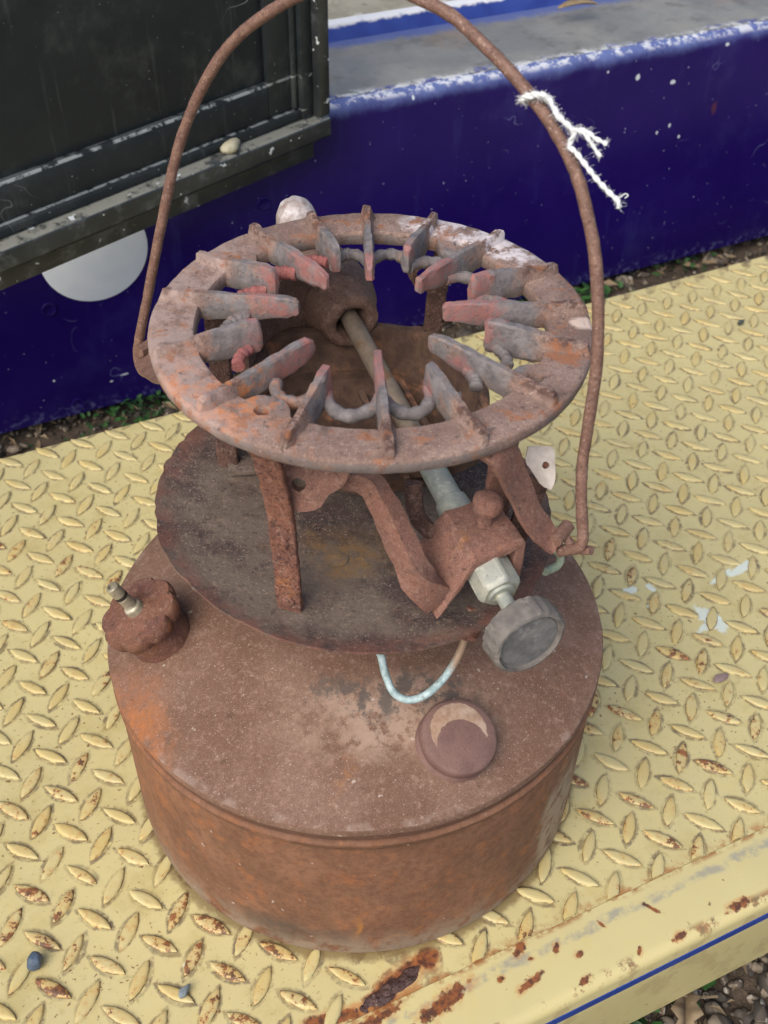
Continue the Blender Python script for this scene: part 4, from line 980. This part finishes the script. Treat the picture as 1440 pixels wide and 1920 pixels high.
# filler cap with tyre-style valve ----------------------------------------
FAX = Vector((-.40, -.10, .90)).normalized(); FO = at(257, 1146, .1595)
lob = lambda t, k: 1+.135*(abs(math.cos(t*4+.2))**.6-.66)*(1 if 2 <= k <= 6 else .25)
m = MB(); m.lathe([(.0160, -.024), (.0160, -.0095), (.0180, -.0092), (.0196, -.0078), (.0205, -.0045), (.0205, -.0014), (.0196, .0002), (.0150, .0007), (.0090, .0009), (.0080, .0020), (.0020, .0024)], 96, FO, FAX, rf=lob)
fc = m.build('filler_cap', RUST_CAP, ST, smooth=50, rough=.0005, rscale=140)
SA = (FAX+Vector((-.14, .05, .12))).normalized(); SO = FO+FAX*.001
m = MB(); m.lathe([(.0052, -.002), (.0052, .0016), (.0046, .0036), (.0034, .0044), (.0032, .0110), (.0027, .0116), (.0027, .0132), (.0034, .0138), (.0034, .0200), (.0028, .0208), (.0019, .0208), (.0017, .0190)], 20, SO, SA); m.build('valve_stem', BRASS, fc, smooth=35)
m = MB(); m.lathe([(.0031, .0114), (.0034, .0118), (.0034, .0131), (.0031, .0136)], 18, SO, SA); m.build('valve_ring', DARKHOLE, fc)
m = MB(); m.lathe([(.0014, .0192), (.0009, .0196)], 12, SO, SA); m.build('valve_core', ZINC, fc)
# round plug cap on the tank front
PO = at(848, 1396, .1370); PA = Vector((.22, -.30, .93)).normalized()
m = MB(); m.lathe([(.0170, -.006), (.0176, .0), (.0186, .0008), (.0180, .0018), (.0187, .0030), (.0180, .0040), (.0186, .0052), (.0180, .0062), (.0186, .0072), (.0186, .0112), (.0180, .0124), (.0165, .0130), (.010, .0134), (.002, .0136)], 64)
pg = m.build('plug_cap', PLUGM, ST, smooth=40, rough=.00015); pg.location = PO; pg.rotation_euler = (PA.to_track_quat('Z', 'Y') @ Quaternion((0, 0, 1), -.6)).to_euler()
# verdigris fuel tube looping out below the pan
tp_ = [at(700, 1195, .190), at(714, 1228, .182), at(722, 1262, .174), at(738, 1298, .170), at(765, 1312, .1695), at(798, 1303, .171), at(832, 1272, .175), at(858, 1232, .181), at(872, 1196, .187), at(880, 1175, .191)]
m = MB(); m.tube(catmull(tp_, 6), .00185, 12); ft = m.build('fuel_tube', VERDI, ST, rough=.0001)
P = at(880, 1180, .190); m = MB(); m.lathe([(.0050, -.004), (.0056, -.003), (.0056, .004), (.0048, .0055), (.0030, .012)], 6, P, (.1, .3, 1)); m.build('tube_nut', RUST_LEG, ft, bevel=.0006, rough=.0003)
m = MB(); m.tube(catmull([at(1022, 1072, .186), at(1030, 1068, .184), at(1043, 1062, .184), at(1050, 1052, .186), at(1049, 1040, .190), at(1040, 1030, .196)], 5), .0021, 10); m.build('fuel_tube', VERDI2, ST)
# whitened tab with hole behind the right leg
wc = at(1018, 872, .272); wn = Vector((-.05, -.8, .6)).normalized(); wx = Vector((1, -.06, 0)).normalized(); wz = wn.cross(wx)
if wz.z < 0: wz = -wz
lug_plate(wc, wx, wz, wn, [(-.0065, .0080), (.0035, .0080), (.0050, .0060), (.0053, -.0110), (-.0005, -.0090), (-.0065, -.0005), (-.0078, .0012)], (.0010, .0), .0016, .0030, 'white_tab', WHITE_CRUST, ST)
m = MB(); m.lathe([(.0015, 0), (.0008, .0004)], 12, wc+wx*.001-wn*.0012, wn); m.build('rivet', RUST_LEG, ST)
m = MB(); m.strap([wc+Vector((0, .002, -.008)), wc+Vector((-.004, .004, -.03)), wc+Vector((-.010, .006, -.065))], Vector((1, 0, 0)), .010, Vector((0, 1, 0)), .003); m.build('tab_strap', RUST_DARK, ST, subd=2, rough=.0008, rscale=140)

# ------------------------------------------------------------------ cotton string tied on the handle
def yarn(m, pts, r, tw=900, plies=2):
    r *= .82
    pt = catmull(pts, 12); L = 0; t0 = None
    for ply in range(plies):
        L = 0; path = []
        for i, p in enumerate(pt):
            if i: L += (pt[i]-pt[i-1]).length
            t = (pt[min(i+1, len(pt)-1)]-pt[max(i-1, 0)]).normalized(); u = t.cross(HNrm).normalized(); v = t.cross(u); a = L*tw+ply*2*PI/plies
            path.append(p + (u*math.cos(a)+v*math.sin(a))*r*.5)
        m.tube(path, r*.62, 7)
    return pt
SF = -HNrm if HNrm.dot(CAM-EM) < 0 else HNrm        # towards the viewer
def sp(px, py, d=.0): return hp(px, py)+SF*d
sm = MB(); allp = []
allp += yarn(sm, [sp(986, 193, -.001), sp(983, 188, .0025), sp(993, 180, .0045), sp(1012, 176, .0045), sp(1024, 180, .002), sp(1026, 186, -.002), sp(1010, 196, -.0045), sp(990, 196, -.003), sp(984, 186, .0018), sp(1000, 178, .0042)], .0012)
allp += yarn(sm, [sp(985, 184, .002), sp(1000, 175, .0040), sp(1022, 173, .004), sp(1036, 183, .003), sp(1046, 200, .003), sp(1058, 218, .003), sp(1076, 236, .003), sp(1083, 246, .003), sp(1077, 262, .003), sp(1074, 272, .003), sp(1086, 282, .003), sp(1103, 304, .003), sp(1125, 332, .003), sp(1148, 357, .003), sp(1164, 372, .003), sp(1168, 386, .003)], .00115)
allp += yarn(sm, [sp(1030, 180, .0035), sp(1040, 196, .002), sp(1054, 214, .004), sp(1068, 230, .003), sp(1082, 242, .002), sp(1090, 240, .003), sp(1106, 243, .003), sp(1124, 257, .003), sp(1145, 267, .003)], .00095)
allp += yarn(sm, [sp(1082, 243, .003), sp(1098, 243, .0035), sp(1112, 258, .0035), sp(1123, 277, .003), sp(1133, 291, .003)], .00085)
sm.tube(catmull([sp(1160, 365, .003), sp(1172, 365, .004), sp(1178, 360, .003), sp(1184, 363, .003), sp(1180, 367, .004)], 5), .0002, 4)
STG = sm.build('cotton_string', STRINGM, None, smooth=70); tag(STG, 'frayed white cotton string tied round the rusty wire handle of the stove', 'string')
fz = MB(); rf_ = random.Random(3)
for k in range(900):
    p = rf_.choice(allp); d = Vector((rf_.gauss(0, 1), rf_.gauss(0, 1), rf_.gauss(0, 1))).normalized(); L = rf_.uniform(.0012, .0030); e = d.cross(Vector((rf_.random(), rf_.random(), 1))).normalized()
    fz.tube([p, p+d*L*.6+e*L*.15, p+d*L+e*L*rf_.uniform(-.3, .5)], .000045, 3, cap=False)
tag(fz.build('fuzz', STRINGM, STG, smooth=0), kind='stuff')
